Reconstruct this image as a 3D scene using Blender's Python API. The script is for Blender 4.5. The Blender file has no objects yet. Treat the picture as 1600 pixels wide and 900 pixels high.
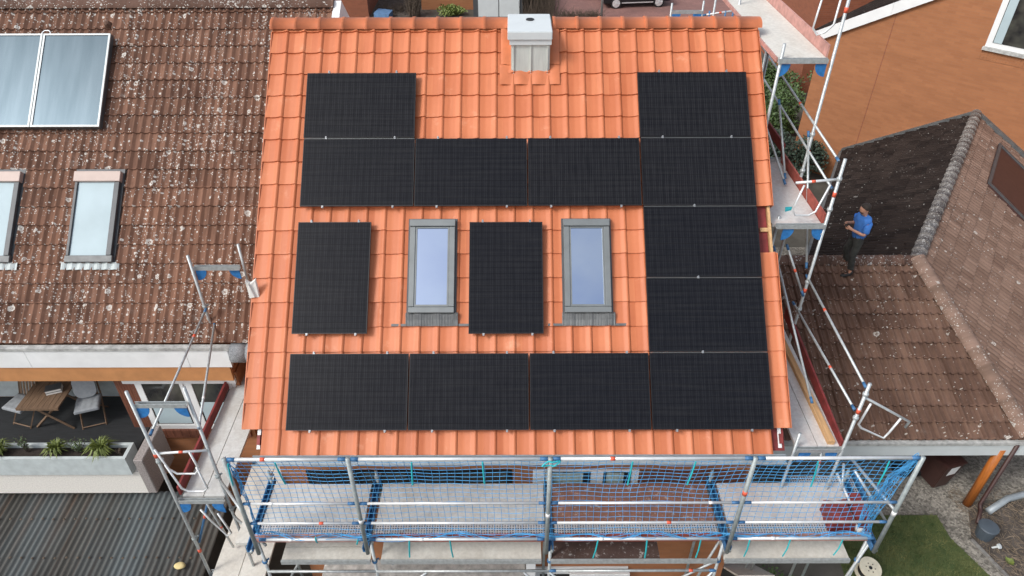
import bpy, bmesh, math, random
from mathutils import Vector, Matrix, noise
random.seed(7)
V = Vector
sc = bpy.context.scene
COL = sc.collection
R = math.radians

# ------------------------------------------------------------------ camera, sky, sun, exposure
cd = bpy.data.cameras.new('camera'); cam = bpy.data.objects.new('camera', cd); COL.objects.link(cam)
cd.sensor_width = 36.0; cd.lens = 1110.0 / 1600 * 36; cd.clip_start = .1; cd.clip_end = 2000
pitch, yaw, roll = 0.64425, -0.00057, -0.003157
fw = V((math.sin(yaw)*math.cos(pitch), math.cos(yaw)*math.cos(pitch), -math.sin(pitch)))
rt = V((math.cos(yaw), -math.sin(yaw), 0)); up = rt.cross(fw)
r2 = rt*math.cos(roll) + up*math.sin(roll); u2 = up*math.cos(roll) - rt*math.sin(roll)
m = Matrix((r2, u2, -fw)).transposed().to_4x4(); m.translation = V((3.23302, -6.86575, 7.68417))
cam.matrix_world = m
sc.camera = cam

SUN_EL, SUN_AZ = R(46), R(236)          # azimuth clockwise from +y; light comes from the left, a little behind the camera
w = bpy.data.worlds.new('World'); sc.world = w; w.use_nodes = True
nt = w.node_tree; bg = nt.nodes['Background']
sky = nt.nodes.new('ShaderNodeTexSky'); sky.sky_type = 'NISHITA'; sky.sun_disc = False
sky.sun_elevation = SUN_EL; sky.sun_rotation = SUN_AZ; sky.air_density = 1.0; sky.dust_density = 3.0; sky.ozone_density = 1.0
hs = nt.nodes.new('ShaderNodeHueSaturation'); hs.inputs['Saturation'].default_value = .55
hs.inputs['Saturation'].default_value = .80
hc = nt.nodes.new('ShaderNodeHueSaturation'); hc.inputs['Saturation'].default_value = .22; hc.inputs['Value'].default_value = 1.12
tcw = nt.nodes.new('ShaderNodeTexCoord'); cn = nt.nodes.new('ShaderNodeTexNoise'); cn.inputs['Scale'].default_value = 3.2; cn.inputs['Detail'].default_value = 6; cn.inputs['Roughness'].default_value = .58
cr_ = nt.nodes.new('ShaderNodeValToRGB'); cr_.color_ramp.elements[0].position = .40; cr_.color_ramp.elements[1].position = .60
mx = nt.nodes.new('ShaderNodeMix'); mx.data_type = 'RGBA'
nt.links.new(tcw.outputs['Generated'], cn.inputs['Vector']); nt.links.new(cn.outputs['Fac'], cr_.inputs[0]); nt.links.new(cr_.outputs[0], mx.inputs[0])
nt.links.new(sky.outputs[0], hs.inputs['Color']); nt.links.new(sky.outputs[0], hc.inputs['Color'])
nt.links.new(hs.outputs[0], mx.inputs[6]); nt.links.new(hc.outputs[0], mx.inputs[7]); nt.links.new(mx.outputs[2], bg.inputs['Color'])
bg.inputs['Strength'].default_value = .15
sl_ = bpy.data.lights.new('sun', 'SUN'); sun = bpy.data.objects.new('sun', sl_); COL.objects.link(sun)
sl_.energy = 1.3; sl_.angle = R(14); sl_.color = (1, .975, .94)
sd = V((math.sin(SUN_AZ)*math.cos(SUN_EL), math.cos(SUN_AZ)*math.cos(SUN_EL), math.sin(SUN_EL)))
sun.rotation_euler = sd.to_track_quat('Z', 'Y').to_euler()
vs = sc.view_settings; vs.view_transform = 'Standard'; vs.look = 'None'; vs.exposure = .34; vs.gamma = 1; vs.use_curve_mapping = False

# ------------------------------------------------------------------ materials
class NT:
    def __init__(s, name):
        s.m = bpy.data.materials.new(name); s.m.use_nodes = True; s.t = s.m.node_tree
        s.b = s.t.nodes['Principled BSDF']; s.tc = s.n('ShaderNodeTexCoord')
    def n(s, t, **kw):
        x = s.t.nodes.new(t)
        for k, v in kw.items(): setattr(x, k, v)
        return x
    def l(s, a, b): s.t.links.new(a, b)
    def inp(s, sock, v):
        if hasattr(v, 'is_linked'): s.l(v, sock)
        else: sock.default_value = v
    def math(s, op, a, b=0.0, c=None, clamp=False):
        x = s.n('ShaderNodeMath', operation=op); x.use_clamp = clamp
        s.inp(x.inputs[0], a); s.inp(x.inputs[1], b)
        if c is not None: s.inp(x.inputs[2], c)
        return x.outputs[0]
    def mapping(s, src='Object', scale=(1, 1, 1), loc=(0, 0, 0), rot=(0, 0, 0)):
        x = s.n('ShaderNodeMapping'); s.l(s.tc.outputs[src], x.inputs[0])
        x.inputs['Scale'].default_value = scale; x.inputs['Location'].default_value = loc; x.inputs['Rotation'].default_value = rot
        return x.outputs[0]
    def noise(s, vec, scale, detail=4, rough=.55, dist=0.0):
        x = s.n('ShaderNodeTexNoise'); s.l(vec, x.inputs['Vector'])
        x.inputs['Scale'].default_value = scale; x.inputs['Detail'].default_value = detail
        x.inputs['Roughness'].default_value = rough; x.inputs['Distortion'].default_value = dist
        return x.outputs['Fac']
    def ramp(s, f, stops):
        x = s.n('ShaderNodeValToRGB'); s.l(f, x.inputs[0]); e = x.color_ramp.elements
        while len(e) < len(stops): e.new(.5)
        for el, (p, c) in zip(e, stops):
            el.position = p; el.color = tuple(c)+(1,) if hasattr(c, '__len__') else (c, c, c, 1)
        return x.outputs[0]
    def mix(s, f, a, b, mode='MIX'):
        x = s.n('ShaderNodeMix', data_type='RGBA', blend_type=mode)
        s.inp(x.inputs[0], f)
        for i, v in ((6, a), (7, b)):
            if hasattr(v, 'is_linked'): s.l(v, x.inputs[i])
            else: x.inputs[i].default_value = (*v, 1)
        return x.outputs[2]
    def bump(s, h, strength=.3, dist=.01):
        x = s.n('ShaderNodeBump'); x.inputs['Strength'].default_value = strength; x.inputs['Distance'].default_value = dist
        s.l(h, x.inputs['Height']); s.l(x.outputs[0], s.b.inputs['Normal'])
    def fin(s, col, rough=.6, metal=0.0, spec=None):
        if hasattr(col, 'is_linked'): s.l(col, s.b.inputs['Base Color'])
        else: s.b.inputs['Base Color'].default_value = (*col, 1)
        s.inp(s.b.inputs['Roughness'], rough); s.inp(s.b.inputs['Metallic'], metal)
        if spec is not None: s.b.inputs['Specular IOR Level'].default_value = spec
        return s.m
def mul(c, k): return tuple(min(1, x*k) for x in c)
def plain(name, c, rough=.6, metal=0.0, var=.18, scale=6, bump=0, stretch=(1, 1, 1)):
    t = NT(name); f = t.noise(t.mapping('Object', stretch), scale)
    col = t.mix(t.ramp(f, [(.3, 0), (.7, 1)]), mul(c, 1-var), mul(c, 1+var))
    if bump: t.bump(f, bump)
    return t.fin(col, rough, metal)
def tile_mat(name, c1, c2, pitch, row, rough, lichen=0.0, dirt=0.0, tint=None, spots=1.0):
    # UV is metric on the slope: u across, v up
    t = NT(name); uv = t.tc.outputs['UV']
    sp = t.n('ShaderNodeSeparateXYZ'); t.l(uv, sp.inputs[0])
    cu = t.math('FLOOR', t.math('DIVIDE', sp.outputs[0], pitch)); cv = t.math('FLOOR', t.math('DIVIDE', sp.outputs[1], row))
    cb = t.n('ShaderNodeCombineXYZ'); t.l(cu, cb.inputs[0]); t.l(cv, cb.inputs[1])
    wn = t.n('ShaderNodeTexWhiteNoise', noise_dimensions='2D'); t.l(cb.outputs[0], wn.inputs['Vector'])
    n1 = t.noise(uv, 1.3, 5, .6); n2 = t.noise(uv, 14, 6, .7)
    f = t.math('ADD', t.math('MULTIPLY', wn.outputs['Value'], .45), t.math('ADD', t.math('MULTIPLY', n1, .55), t.math('MULTIPLY', n2, .25)))
    col = t.mix(t.ramp(f, [(.35, 0), (.85, 1)]), c1, c2)
    if tint:
        tn = t.ramp(t.noise(uv, .35, 3), [(.5, 0), (.68, 1)])
        col = t.mix(tn, col, tint)
    if dirt:
        dn = t.ramp(t.noise(t.mapping('UV', (3.0, .5, 1)), 2.2, 7, .7), [(.45, 0), (.72, 1)])
        col = t.mix(t.math('MULTIPLY', dn, dirt), col, mul(c1, .45))
    rg = rough
    if lichen:
        patch = t.ramp(t.noise(t.mapping('UV', (1.5, .6, 1)), .75, 5, .65), [(.38, .12), (.64, 1.25)])
        def spots_(scale, rmin, rmax, ring, thr):
            vo = t.n('ShaderNodeTexVoronoi', voronoi_dimensions='2D'); t.l(uv, vo.inputs['Vector']); vo.inputs['Scale'].default_value = scale
            dis = t.math('ADD', vo.outputs['Distance'], t.math('MULTIPLY', t.math('SUBTRACT', t.noise(uv, 38, 3), .5), .22*ring if ring else .1))
            sc_ = t.n('ShaderNodeSeparateColor'); t.l(vo.outputs['Color'], sc_.inputs[0])
            r = t.math('MULTIPLY_ADD', sc_.outputs[0], rmax-rmin, rmin)
            on = t.math('LESS_THAN', sc_.outputs[1], t.math('MULTIPLY', patch, thr))
            if ring:
                body = t.math('LESS_THAN', dis, r)
                inner = t.math('MULTIPLY', t.math('GREATER_THAN', dis, t.math('MULTIPLY', r, .42)), 1.0)
                core = t.math('LESS_THAN', dis, t.math('MULTIPLY', r, .2))
                sh = t.math('MULTIPLY', body, t.math('MAXIMUM', inner, core))
            else:
                sh = t.math('LESS_THAN', dis, r)
            return t.math('MULTIPLY', sh, on)
        a = spots_(3.6, .06, .19, 1.0, .30*spots); b = spots_(13, .06, .30, 0, .30*spots); c_ = spots_(30, .1, .34, 0, .36*spots)
        s_ = t.math('MAXIMUM', a, t.math('MAXIMUM', b, c_))
        brk = t.ramp(t.noise(uv, 60, 3, .7), [(.32, .25), (.52, 1)])
        s_ = t.math('MULTIPLY', t.math('MULTIPLY', s_, brk), lichen)
        col = t.mix(s_, col, (.62, .60, .55))
        pm = t.ramp(t.noise(uv, 3.2, 8, .78), [(.57, 0), (.68, 1)])
        col = t.mix(t.math('MULTIPLY', t.math('MULTIPLY', pm, patch), .42*lichen), col, (.36, .32, .28))
    if not lichen:
        sm = t.ramp(t.noise(uv, 2.6, 7, .7), [(.60, 0), (.74, .55)]); col = t.mix(sm, col, (.72, .36, .22))
        st_ = t.ramp(t.noise(t.mapping('UV', (4, .5, 1)), 1.7, 5, .65), [(.56, 0), (.75, .4)]); col = t.mix(st_, col, mul(c1, .72))
    t.bump(n2, .12, .01)
    return t.fin(col, rg, 0, .12 if lichen else .4)
def brick_mat(name, c1, c2, mortar, stain=.35):
    t = NT(name); uv = t.tc.outputs['UV']
    b = t.n('ShaderNodeTexBrick'); t.l(uv, b.inputs['Vector']); b.inputs['Scale'].default_value = 1
    b.inputs['Brick Width'].default_value = .25; b.inputs['Row Height'].default_value = .0833; b.inputs['Mortar Size'].default_value = .006
    b.inputs['Mortar Smooth'].default_value = .3; b.inputs['Bias'].default_value = 0
    b.inputs['Color1'].default_value = (*c1, 1); b.inputs['Color2'].default_value = (*c2, 1); b.inputs['Mortar'].default_value = (*mortar, 1)
    n1 = t.ramp(t.noise(t.mapping('UV', (.55, 2.6, 1)), .9, 6, .65), [(.38, 0), (.75, 1)])
    col = t.mix(t.math('MULTIPLY', n1, stain), b.outputs['Color'], mul(c1, .55))
    n3 = t.ramp(t.noise(t.mapping('UV', (.8, 9, 1)), 1.6, 5, .6), [(.4, 0), (.8, 1)])
    col = t.mix(t.math('MULTIPLY', n3, .35), col, mul(c2, 1.25))
    t.bump(b.outputs['Fac'], -.25, .01)
    return t.fin(col, .85)
def deck_mat(name, c, stain_c, amt, spatter=0.0):
    t = NT(name); ob = t.tc.outputs['Object']
    n1 = t.ramp(t.noise(t.mapping('Object', (1, .8, 1)), 2.2, 8, .72, .6), [(.42, 0), (.72, 1)])
    n2 = t.noise(ob, 18, 6, .7)
    col = t.mix(t.ramp(n2, [(.3, 0), (.7, 1)]), mul(c, .86), mul(c, 1.12))
    col = t.mix(t.math('MULTIPLY', n1, amt), col, stain_c)
    if spatter:
        n3 = t.ramp(t.noise(ob, 9, 7, .8), [(.56, 0), (.62, 1)])
        col = t.mix(t.math('MULTIPLY', n3, spatter), col, (.7, .69, .66))
    return t.fin(col, .75)

MT = {}
MT['orange'] = tile_mat('orange_clay', (.50, .142, .056), (.61, .198, .086), .2815, .372, .5)
MT['orange_trim'] = plain('orange_clay_trim', (.58, .178, .074), .5, 0, .14, 4)
MT['brown_tile'] = tile_mat('brown_concrete_tile', (.135, .072, .050), (.25, .135, .092), .30, .345, .85, 1.0, .6, (.24, .125, .082))
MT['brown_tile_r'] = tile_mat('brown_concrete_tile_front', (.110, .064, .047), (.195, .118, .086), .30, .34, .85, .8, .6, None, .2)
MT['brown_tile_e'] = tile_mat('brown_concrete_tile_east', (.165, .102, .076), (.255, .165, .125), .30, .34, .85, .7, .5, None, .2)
MT['dark_tile'] = tile_mat('dark_brown_tile', (.017, .012, .0105), (.036, .026, .022), .30, .34, .8, .4, .6, None, .12)  # base colour much darker than the other brown tile materials
MT['lichen_ridge'] = tile_mat('lichened_ridge_tile', (.10, .06, .045), (.17, .10, .075), .38, .4, .85, 1.0, .5, None, 1.0)
MT['lichen_hip'] = tile_mat('hip_tile', (.22, .145, .11), (.30, .20, .155), .38, .4, .85, .9, .5, None, .7)
MT['lichen_heavy'] = tile_mat('heavily_lichened_ridge_tile', (.12, .10, .09), (.26, .24, .22), .3, .3, .9, 1.0, .6, None, 3.2)
MT['brick'] = brick_mat('orange_brick', (.40, .165, .070), (.345, .138, .058), (.33, .16, .085), .48)
MT['brick_dark'] = brick_mat('red_brown_brick', (.30, .10, .05), (.24, .08, .04), (.25, .12, .08))
MT['white'] = plain('white_paint', (.80, .81, .80), .45, 0, .04, 3)
MT['offwhite'] = plain('weathered_white_fascia', (.82, .83, .82), .6, 0, .07, 2.5)
MT['render'] = plain('rough_cast_render', (.74, .71, .65), .9, 0, .12, 40, .4)
MT['zinc'] = plain('grey_zinc', (.33, .37, .39), .5, .25, .12, 5)
MT['lead'] = plain('grey_lead', (.14, .145, .145), .55, .3, .22, 8, .2)
MT['lightzinc'] = plain('light_zinc_cladding', (.58, .61, .57), .5, .1, .12, 3, 0, (6, 6, .8))
MT['capgrey'] = plain('pale_grey_cap', (.66, .70, .70), .45, .1, .04, 3)
MT['galv'] = plain('galvanised_steel', (.50, .53, .53), .45, .45, .16, 18)
MT['galv_dark'] = plain('weathered_galvanised_steel', (.36, .40, .395), .55, .3, .18, 14)
MT['alu'] = plain('bright_aluminium', (.74, .76, .76), .4, .4, .08, 12)
MT['blue'] = plain('blue_paint', (.045, .15, .31), .5, 0, .2, 8)
MT['red_mark'] = plain('orange_red_marking', (.75, .12, .06), .6, 0, .1, 8)
MT['white_mark'] = plain('white_marking', (.8, .8, .78), .6, 0, .05, 8)
MT['net'] = plain('blue_net_cord', (.075, .35, .66), .7, 0, .2, 5)
MT['teal'] = plain('teal_strap', (.02, .42, .47), .6, 0, .15, 5)
MT['toe_red'] = plain('dark_red_board', (.20, .028, .026), .65, 0, .3, 7)
MT['toe_pink'] = plain('faded_red_board', (.50, .26, .22), .7, 0, .2, 9)
MT['toe_rust'] = plain('worn_red_board', (.36, .085, .06), .7, 0, .3, 8)
MT['timber'] = plain('fresh_timber', (.60, .36, .17), .7, 0, .2, 5, 0, (6, .6, 6))
MT['teak'] = plain('weathered_teak', (.17, .105, .062), .7, 0, .3, 7, 0, (10, .8, 4))
MT['red_wood'] = plain('red_brown_cladding', (.17, .062, .036), .65, 0, .3, 5, 0, (14, 14, .8))
MT['frame_grey'] = plain('grey_window_metal', (.20, .215, .215), .42, .3, .08, 5)
MT['frame_dark'] = plain('dark_flashing', (.08, .085, .09), .5, .2, .15, 5)
MT['black'] = plain('black_frame', (.012, .012, .013), .4, .2, .1, 5)
MT['dark'] = plain('dark_void', (.012, .012, .014), .6, 0, .2, 3)
MT['soil'] = plain('dark_soil', (.03, .022, .017), .95, 0, .5, 30, .6)
MT['concrete'] = plain('mottled_concrete', (.42, .42, .40), .9, 0, .35, 9, .2)
MT['dark_concrete'] = plain('dirty_concrete', (.20, .19, .175), .95, 0, .35, 12)
MT['pebble'] = plain('pebbledash', (.30, .27, .255), .95, 0, .55, 55, .8)
MT['planter'] = plain('grey_planter', (.50, .55, .545), .7, 0, .12, 6)
MT['floor_dark'] = plain('dark_decking', (.022, .024, .026), .6, 0, .3, 4, 0, (1, 8, 1))
MT['cushion'] = plain('grey_cushion', (.30, .32, .335), .9, 0, .1, 20)
MT['bin_brown'] = plain('brown_plastic', (.055, .024, .020), .5, 0, .15, 6)
MT['rubber'] = plain('black_rubber', (.015, .015, .016), .6, 0, .2, 6)
MT['orange_post'] = plain('orange_wood_post', (.42, .13, .022), .5, 0, .2, 6, 0, (5, 5, .7))
MT['lintel'] = plain('ochre_fascia_board', (.52, .24, .095), .6, 0, .12, 4)
MT['pale_fascia'] = plain('pale_grey_fascia', (.60, .64, .64), .6, 0, .06, 3)
MT['clampmetal'] = plain('grey_clamp_metal', (.36, .37, .38), .4, .5, .1, 9)
MT['collector_frame'] = plain('dull_aluminium', (.50, .53, .53), .5, .3, .06, 5)
MT['bracket_blue'] = plain('bright_blue_bracket', (.03, .18, .46), .5, 0, .25, 14)
MT['drum'] = plain('pale_drum_board', (.72, .66, .50), .7, 0, .1, 10)
MT['bluegrey'] = plain('blue_tarp', (.10, .20, .36), .6, 0, .2, 5)
MT['bucket'] = plain('slate_plastic', (.07, .09, .11), .5, 0, .15, 6)
MT['leaf_light'] = plain('light_grass_leaf', (.15, .19, .04), .6, 0, .4, 9)
MT['leaf'] = plain('shrub_leaf', (.055, .10, .025), .6, 0, .55, 5)
MT['leaf_herb'] = plain('herb_leaf', (.10, .15, .06), .6, 0, .4, 9)
MT['leaf_dark'] = plain('conifer_leaf', (.030, .050, .032), .7, 0, .6, 4)
MT['twig'] = plain('bare_twig', (.10, .075, .055), .9, 0, .4, 9)
MT['twig_pale'] = plain('dead_stalk', (.24, .185, .13), .9, 0, .4, 9)
MT['deck_grey'] = deck_mat('grey_plywood_deck', (.60, .61, .59), (.33, .29, .23), .55)
MT['deck_white'] = deck_mat('cement_stained_deck', (.64, .63, .61), (.50, .33, .26), .45, .5)
MT['deck_brown'] = deck_mat('wet_brown_deck', (.085, .05, .04), (.05, .03, .028), .5, .45)
MT['deck_brown2'] = deck_mat('reddish_deck', (.27, .13, .09), (.12, .07, .055), .7, .35)
MT['deck_beige'] = deck_mat('beige_deck', (.66, .64, .58), (.42, .36, .28), .35, .15)
MT['skin'] = plain('skin', (.52, .27, .18), .55, 0, .06, 6)
MT['shirt'] = plain('blue_cotton', (.05, .19, .56), .85, 0, .12, 9)
MT['trouser'] = plain('dark_work_trousers', (.035, .036, .032), .85, 0, .4, 9)
MT['boot'] = plain('black_boot', (.015, .014, .013), .6, 0, .2, 9)
MT['hair'] = plain('short_dark_hair', (.035, .026, .02), .8, 0, .4, 40)
MT['beard'] = plain('stubble', (.10, .06, .045), .8, 0, .3, 60)
MT['carpaint'] = plain('black_car_paint', (.015, .016, .018), .25, 0, .05, 2)
MT['red_bundle'] = plain('dark_red_sheeting', (.22, .035, .03), .6, 0, .35, 9, .3)
MT['paper'] = plain('white_plastic', (.78, .77, .72), .5, 0, .06, 9)
MT['sponge'] = plain('yellow_foam', (.66, .54, .26), .9, 0, .12, 14)
MT['mesh_grey'] = plain('grey_mesh', (.26, .27, .28), .8, 0, .45, 60, .5)
# perforated metal strip
t = NT('perforated_metal'); vo = t.n('ShaderNodeTexVoronoi', voronoi_dimensions='2D'); vo.inputs['Randomness'].default_value = .15
t.l(t.tc.outputs['UV'], vo.inputs['Vector']); vo.inputs['Scale'].default_value = 26
MT['perf'] = t.fin(t.mix(t.math('GREATER_THAN', vo.outputs['Distance'], .30), (.07, .08, .10), (.56, .56, .56)), .55, .1)
# photovoltaic cells: near-black, fine busbars along one axis, faint cell grid
def cell_mat(name, rot):
    t = NT(name); uv = t.mapping('UV', (1, 1, 1), (0, 0, 0), (0, 0, rot))
    sp = t.n('ShaderNodeSeparateXYZ'); t.l(uv, sp.inputs[0])
    bar = t.math('LESS_THAN', t.math('FRACT', t.math('MULTIPLY', sp.outputs[0], 31.35)), .22)
    cx = t.math('LESS_THAN', t.math('FRACT', t.math('MULTIPLY', sp.outputs[0], 10.45)), .05)
    cy = t.math('LESS_THAN', t.math('FRACT', t.math('MULTIPLY', sp.outputs[1], 10.95)), .06)
    g = t.math('MAXIMUM', cx, cy)
    n = t.noise(t.mapping('UV', (14, 1.2, 1)), 2.0, 4)
    base = t.mix(t.ramp(n, [(.35, 0), (.7, 1)]), (.0075, .008, .0105), (.016, .0165, .0195))
    col = t.mix(t.math('MULTIPLY', bar, .6), base, (.040, .040, .043))
    oi_ = t.n('ShaderNodeObjectInfo'); col = t.mix(t.math('MULTIPLY', oi_.outputs['Random'], .45), col, (.006, .0075, .012))
    hb = t.ramp(t.noise(t.mapping('UV', (.4, 9, 1)), 2.5, 3), [(.45, 0), (.7, 1)]); col = t.mix(t.math('MULTIPLY', hb, .3), col, (.03, .03, .031))
    col = t.mix(t.math('MULTIPLY', g, .85), col, (.002, .002, .003))
    dust = t.ramp(t.noise(t.tc.outputs['UV'], 90, 2, .8), [(.77, 0), (.8, 1)])
    col = t.mix(t.math('MULTIPLY', dust, .12), col, (.3, .3, .3))
    return t.fin(col, .30, 0, .12)
MT['cell'] = cell_mat('solar_cells', 0); 
# window glass seen from above mirrors the sky
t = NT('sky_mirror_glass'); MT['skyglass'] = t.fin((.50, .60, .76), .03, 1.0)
t = NT('dark_window_glass'); MT['glass'] = t.fin(t.mix(t.ramp(t.noise(t.tc.outputs['Object'], 1.6, 3), [(.4, 0), (.65, 1)]), (.022, .022, .024), (.085, .085, .07)), .05, 0, .8)
t = NT('collector_glass'); n = t.noise(t.mapping('Object', (3, .4, .4)), 1.6, 3)
MT['collector'] = t.fin(t.mix(t.ramp(n, [(.3, 0), (.75, 1)]), (.09, .125, .15), (.125, .165, .195)), .08, .85)
MT['blind'] = plain('pale_blind_behind_glass', (.42, .52, .55), .65, 0, .06, 2)
MT['curtain'] = plain('sage_curtain', (.40, .47, .42), .8, 0, .25, 4, 0, (14, 14, .5))
# corrugated veranda roof
t = NT('grimy_corrugated_sheet'); st = t.noise(t.mapping('UV', (5.5, .35, 1)), 1.4, 6, .65); big = t.noise(t.mapping('UV', (.8, .15, 1)), .9, 3)
col = t.mix(t.ramp(st, [(.35, 0), (.66, 1)]), (.030, .028, .023), (.078, .076, .068))
col = t.mix(t.math('MULTIPLY', t.ramp(t.noise(t.mapping('UV', (3.2, .12, 1)), 2.1, 5), [(.52, 0), (.66, 1)]), .75), col, (.075, .045, .028))
col = t.mix(t.ramp(big, [(.45, 0), (.62, .55)]), col, (.12, .15, .16))
MT['corr'] = t.fin(col, .75)
# ground materials
t = NT('gravel'); vo = t.n('ShaderNodeTexVoronoi'); t.l(t.tc.outputs['Object'], vo.inputs['Vector']); vo.inputs['Scale'].default_value = 26
sc_ = t.n('ShaderNodeSeparateColor'); t.l(vo.outputs['Color'], sc_.inputs[0])
col = t.mix(sc_.outputs[0], (.13, .118, .098), (.42, .385, .325)); col = t.mix(t.ramp(t.noise(t.tc.outputs['Object'], .9, 6, .7), [(.42, 0), (.66, .8)]), col, (.055, .05, .042))
t.bump(vo.outputs['Distance'], -.8, .02); MT['gravel'] = t.fin(col, .95)
t = NT('lawn_ground'); col = t.mix(t.ramp(t.noise(t.tc.outputs['Object'], 2.2, 7, .7), [(.35, 0), (.68, 1)]), (.04, .07, .02), (.11, .125, .042))
MT['lawn'] = t.fin(col, .95)
t = NT('garden_soil'); col = t.mix(t.ramp(t.noise(t.tc.outputs['Object'], 3, 9, .75), [(.35, 0), (.7, 1)]), (.035, .027, .021), (.15, .125, .105))
t.bump(t.noise(t.tc.outputs['Object'], 20, 6, .7), .8, .03); MT['bed'] = t.fin(col, .95)
t = NT('general_ground'); col = t.mix(t.ramp(t.noise(t.tc.outputs['Object'], .6, 8, .7), [(.35, 0), (.7, 1)]), (.05, .045, .035), (.13, .12, .10)); MT['ground'] = t.fin(col, .95)
t = NT('red_pavers'); b = t.n('ShaderNodeTexBrick'); t.l(t.mapping('Object', (1, 1, 1), (0, 0, 0), (0, 0, .78)), b.inputs['Vector']); b.inputs['Scale'].default_value = 1
b.inputs['Brick Width'].default_value = .22; b.inputs['Row Height'].default_value = .11; b.inputs['Mortar Size'].default_value = .006
b.inputs['Color1'].default_value = (.24, .115, .095, 1); b.inputs['Color2'].default_value = (.30, .15, .125, 1); b.inputs['Mortar'].default_value = (.16, .10, .085, 1)
col = t.mix(t.ramp(t.noise(t.tc.outputs['Object'], .5, 5), [(.4, 0), (.75, .6)]), b.outputs['Color'], (.16, .09, .08)); MT['pavers'] = t.fin(col, .9)
t = NT('grass_blades'); oi = t.noise(t.tc.outputs['Object'], 3.1, 5, .7)
MT['grass'] = t.fin(t.mix(t.ramp(oi, [(.34, 0), (.7, 1)]), (.035, .075, .016), (.21, .20, .07)), .8)

# ------------------------------------------------------------------ object helpers
def root_loc(o):
    l = V((0, 0, 0))
    while o: l += o.location; o = o.parent
    return l
def auto_uv(bm):
    uvl = bm.loops.layers.uv.get('UVMap') or bm.loops.layers.uv.new('UVMap')
    for f in bm.faces:
        n = f.normal
        u = V((0, 0, 1)).cross(n)
        if u.length < .05: u = V((1, 0, 0)) if n.z >= 0 else V((-1, 0, 0))
        u.normalize(); v = n.cross(u)
        for l in f.loops: l[uvl].uv = (l.vert.co.dot(u), l.vert.co.dot(v))
def obj(name, bm, mat, parent=None, smooth=False, local=False, uv=True, label=None):
    bm.normal_update()
    if uv: auto_uv(bm)
    me = bpy.data.meshes.new(name)
    base = V((0, 0, 0))
    if parent is not None:
        base = root_loc(parent)
    elif not local and len(bm.verts):
        xs = [v.co.x for v in bm.verts]; ys = [v.co.y for v in bm.verts]
        base = V(((min(xs)+max(xs))/2, (min(ys)+max(ys))/2, min(v.co.z for v in bm.verts)))
    if not local:
        bmesh.ops.translate(bm, verts=bm.verts, vec=-base)
    bm.to_mesh(me); bm.free()
    if smooth:
        for p in me.polygons: p.use_smooth = True
    mats = mat if isinstance(mat, list) else [mat]
    for k in mats: me.materials.append(MT[k] if isinstance(k, str) else k)
    o = bpy.data.objects.new(name, me); COL.objects.link(o)
    if parent is not None: o.parent = parent
    elif not local: o.location = base
    if label: o['label'] = label
    return o
def thing(name, label, cat, loc=(0, 0, 0), rotz=0, group=None):
    o = bpy.data.objects.new(name, None); COL.objects.link(o); o.location = loc; o.rotation_euler = (0, 0, rotz)
    o.empty_display_size = .2
    o['label'] = label; o['category'] = cat
    if group: o['group'] = group
    return o
def tag(o, label, cat, group=None):
    o['label'] = label; o['category'] = cat
    if group: o['group'] = group
    return o
def struct(name, bm, mat, **k):
    o = obj(name, bm, mat, **k); o['kind'] = 'structure'; return o
def BM(): return bmesh.new()
def box(bm, p0, p1, mi=0):
    x0, y0, z0 = [min(a, b) for a, b in zip(p0, p1)]; x1, y1, z1 = [max(a, b) for a, b in zip(p0, p1)]
    vs_ = [bm.verts.new(c) for c in ((x0, y0, z0), (x1, y0, z0), (x1, y1, z0), (x0, y1, z0), (x0, y0, z1), (x1, y0, z1), (x1, y1, z1), (x0, y1, z1))]
    for f in ((0, 3, 2, 1), (4, 5, 6, 7), (0, 1, 5, 4), (1, 2, 6, 5), (2, 3, 7, 6), (3, 0, 4, 7)):
        bm.faces.new([vs_[i] for i in f]).material_index = mi
    return vs_
def obox(bm, o, u, v, n, a, b, c, mi=0):
    """box in a frame: ranges a along u, b along v, c along n"""
    vs_ = [bm.verts.new(o+u*x+v*y+n*z) for x, y, z in ((a[0], b[0], c[0]), (a[1], b[0], c[0]), (a[1], b[1], c[0]), (a[0], b[1], c[0]), (a[0], b[0], c[1]), (a[1], b[0], c[1]), (a[1], b[1], c[1]), (a[0], b[1], c[1]))]
    for f in ((0, 3, 2, 1), (4, 5, 6, 7), (0, 1, 5, 4), (1, 2, 6, 5), (2, 3, 7, 6), (3, 0, 4, 7)):
        bm.faces.new([vs_[i] for i in f]).material_index = mi
def prism(bm, pts, d, mi=0):
    """polygon pts extruded by vector d"""
    d = V(d); a = [bm.verts.new(p) for p in pts]; b = [bm.verts.new(V(p)+d) for p in pts]; n = len(pts)
    fs = [bm.faces.new(a), bm.faces.new(b[::-1])]+[bm.faces.new((a[i], b[i], b[(i+1) % n], a[(i+1) % n])) for i in range(n)]
    for f in fs: f.material_index = mi
    bmesh.ops.recalc_face_normals(bm, faces=fs)
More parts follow.
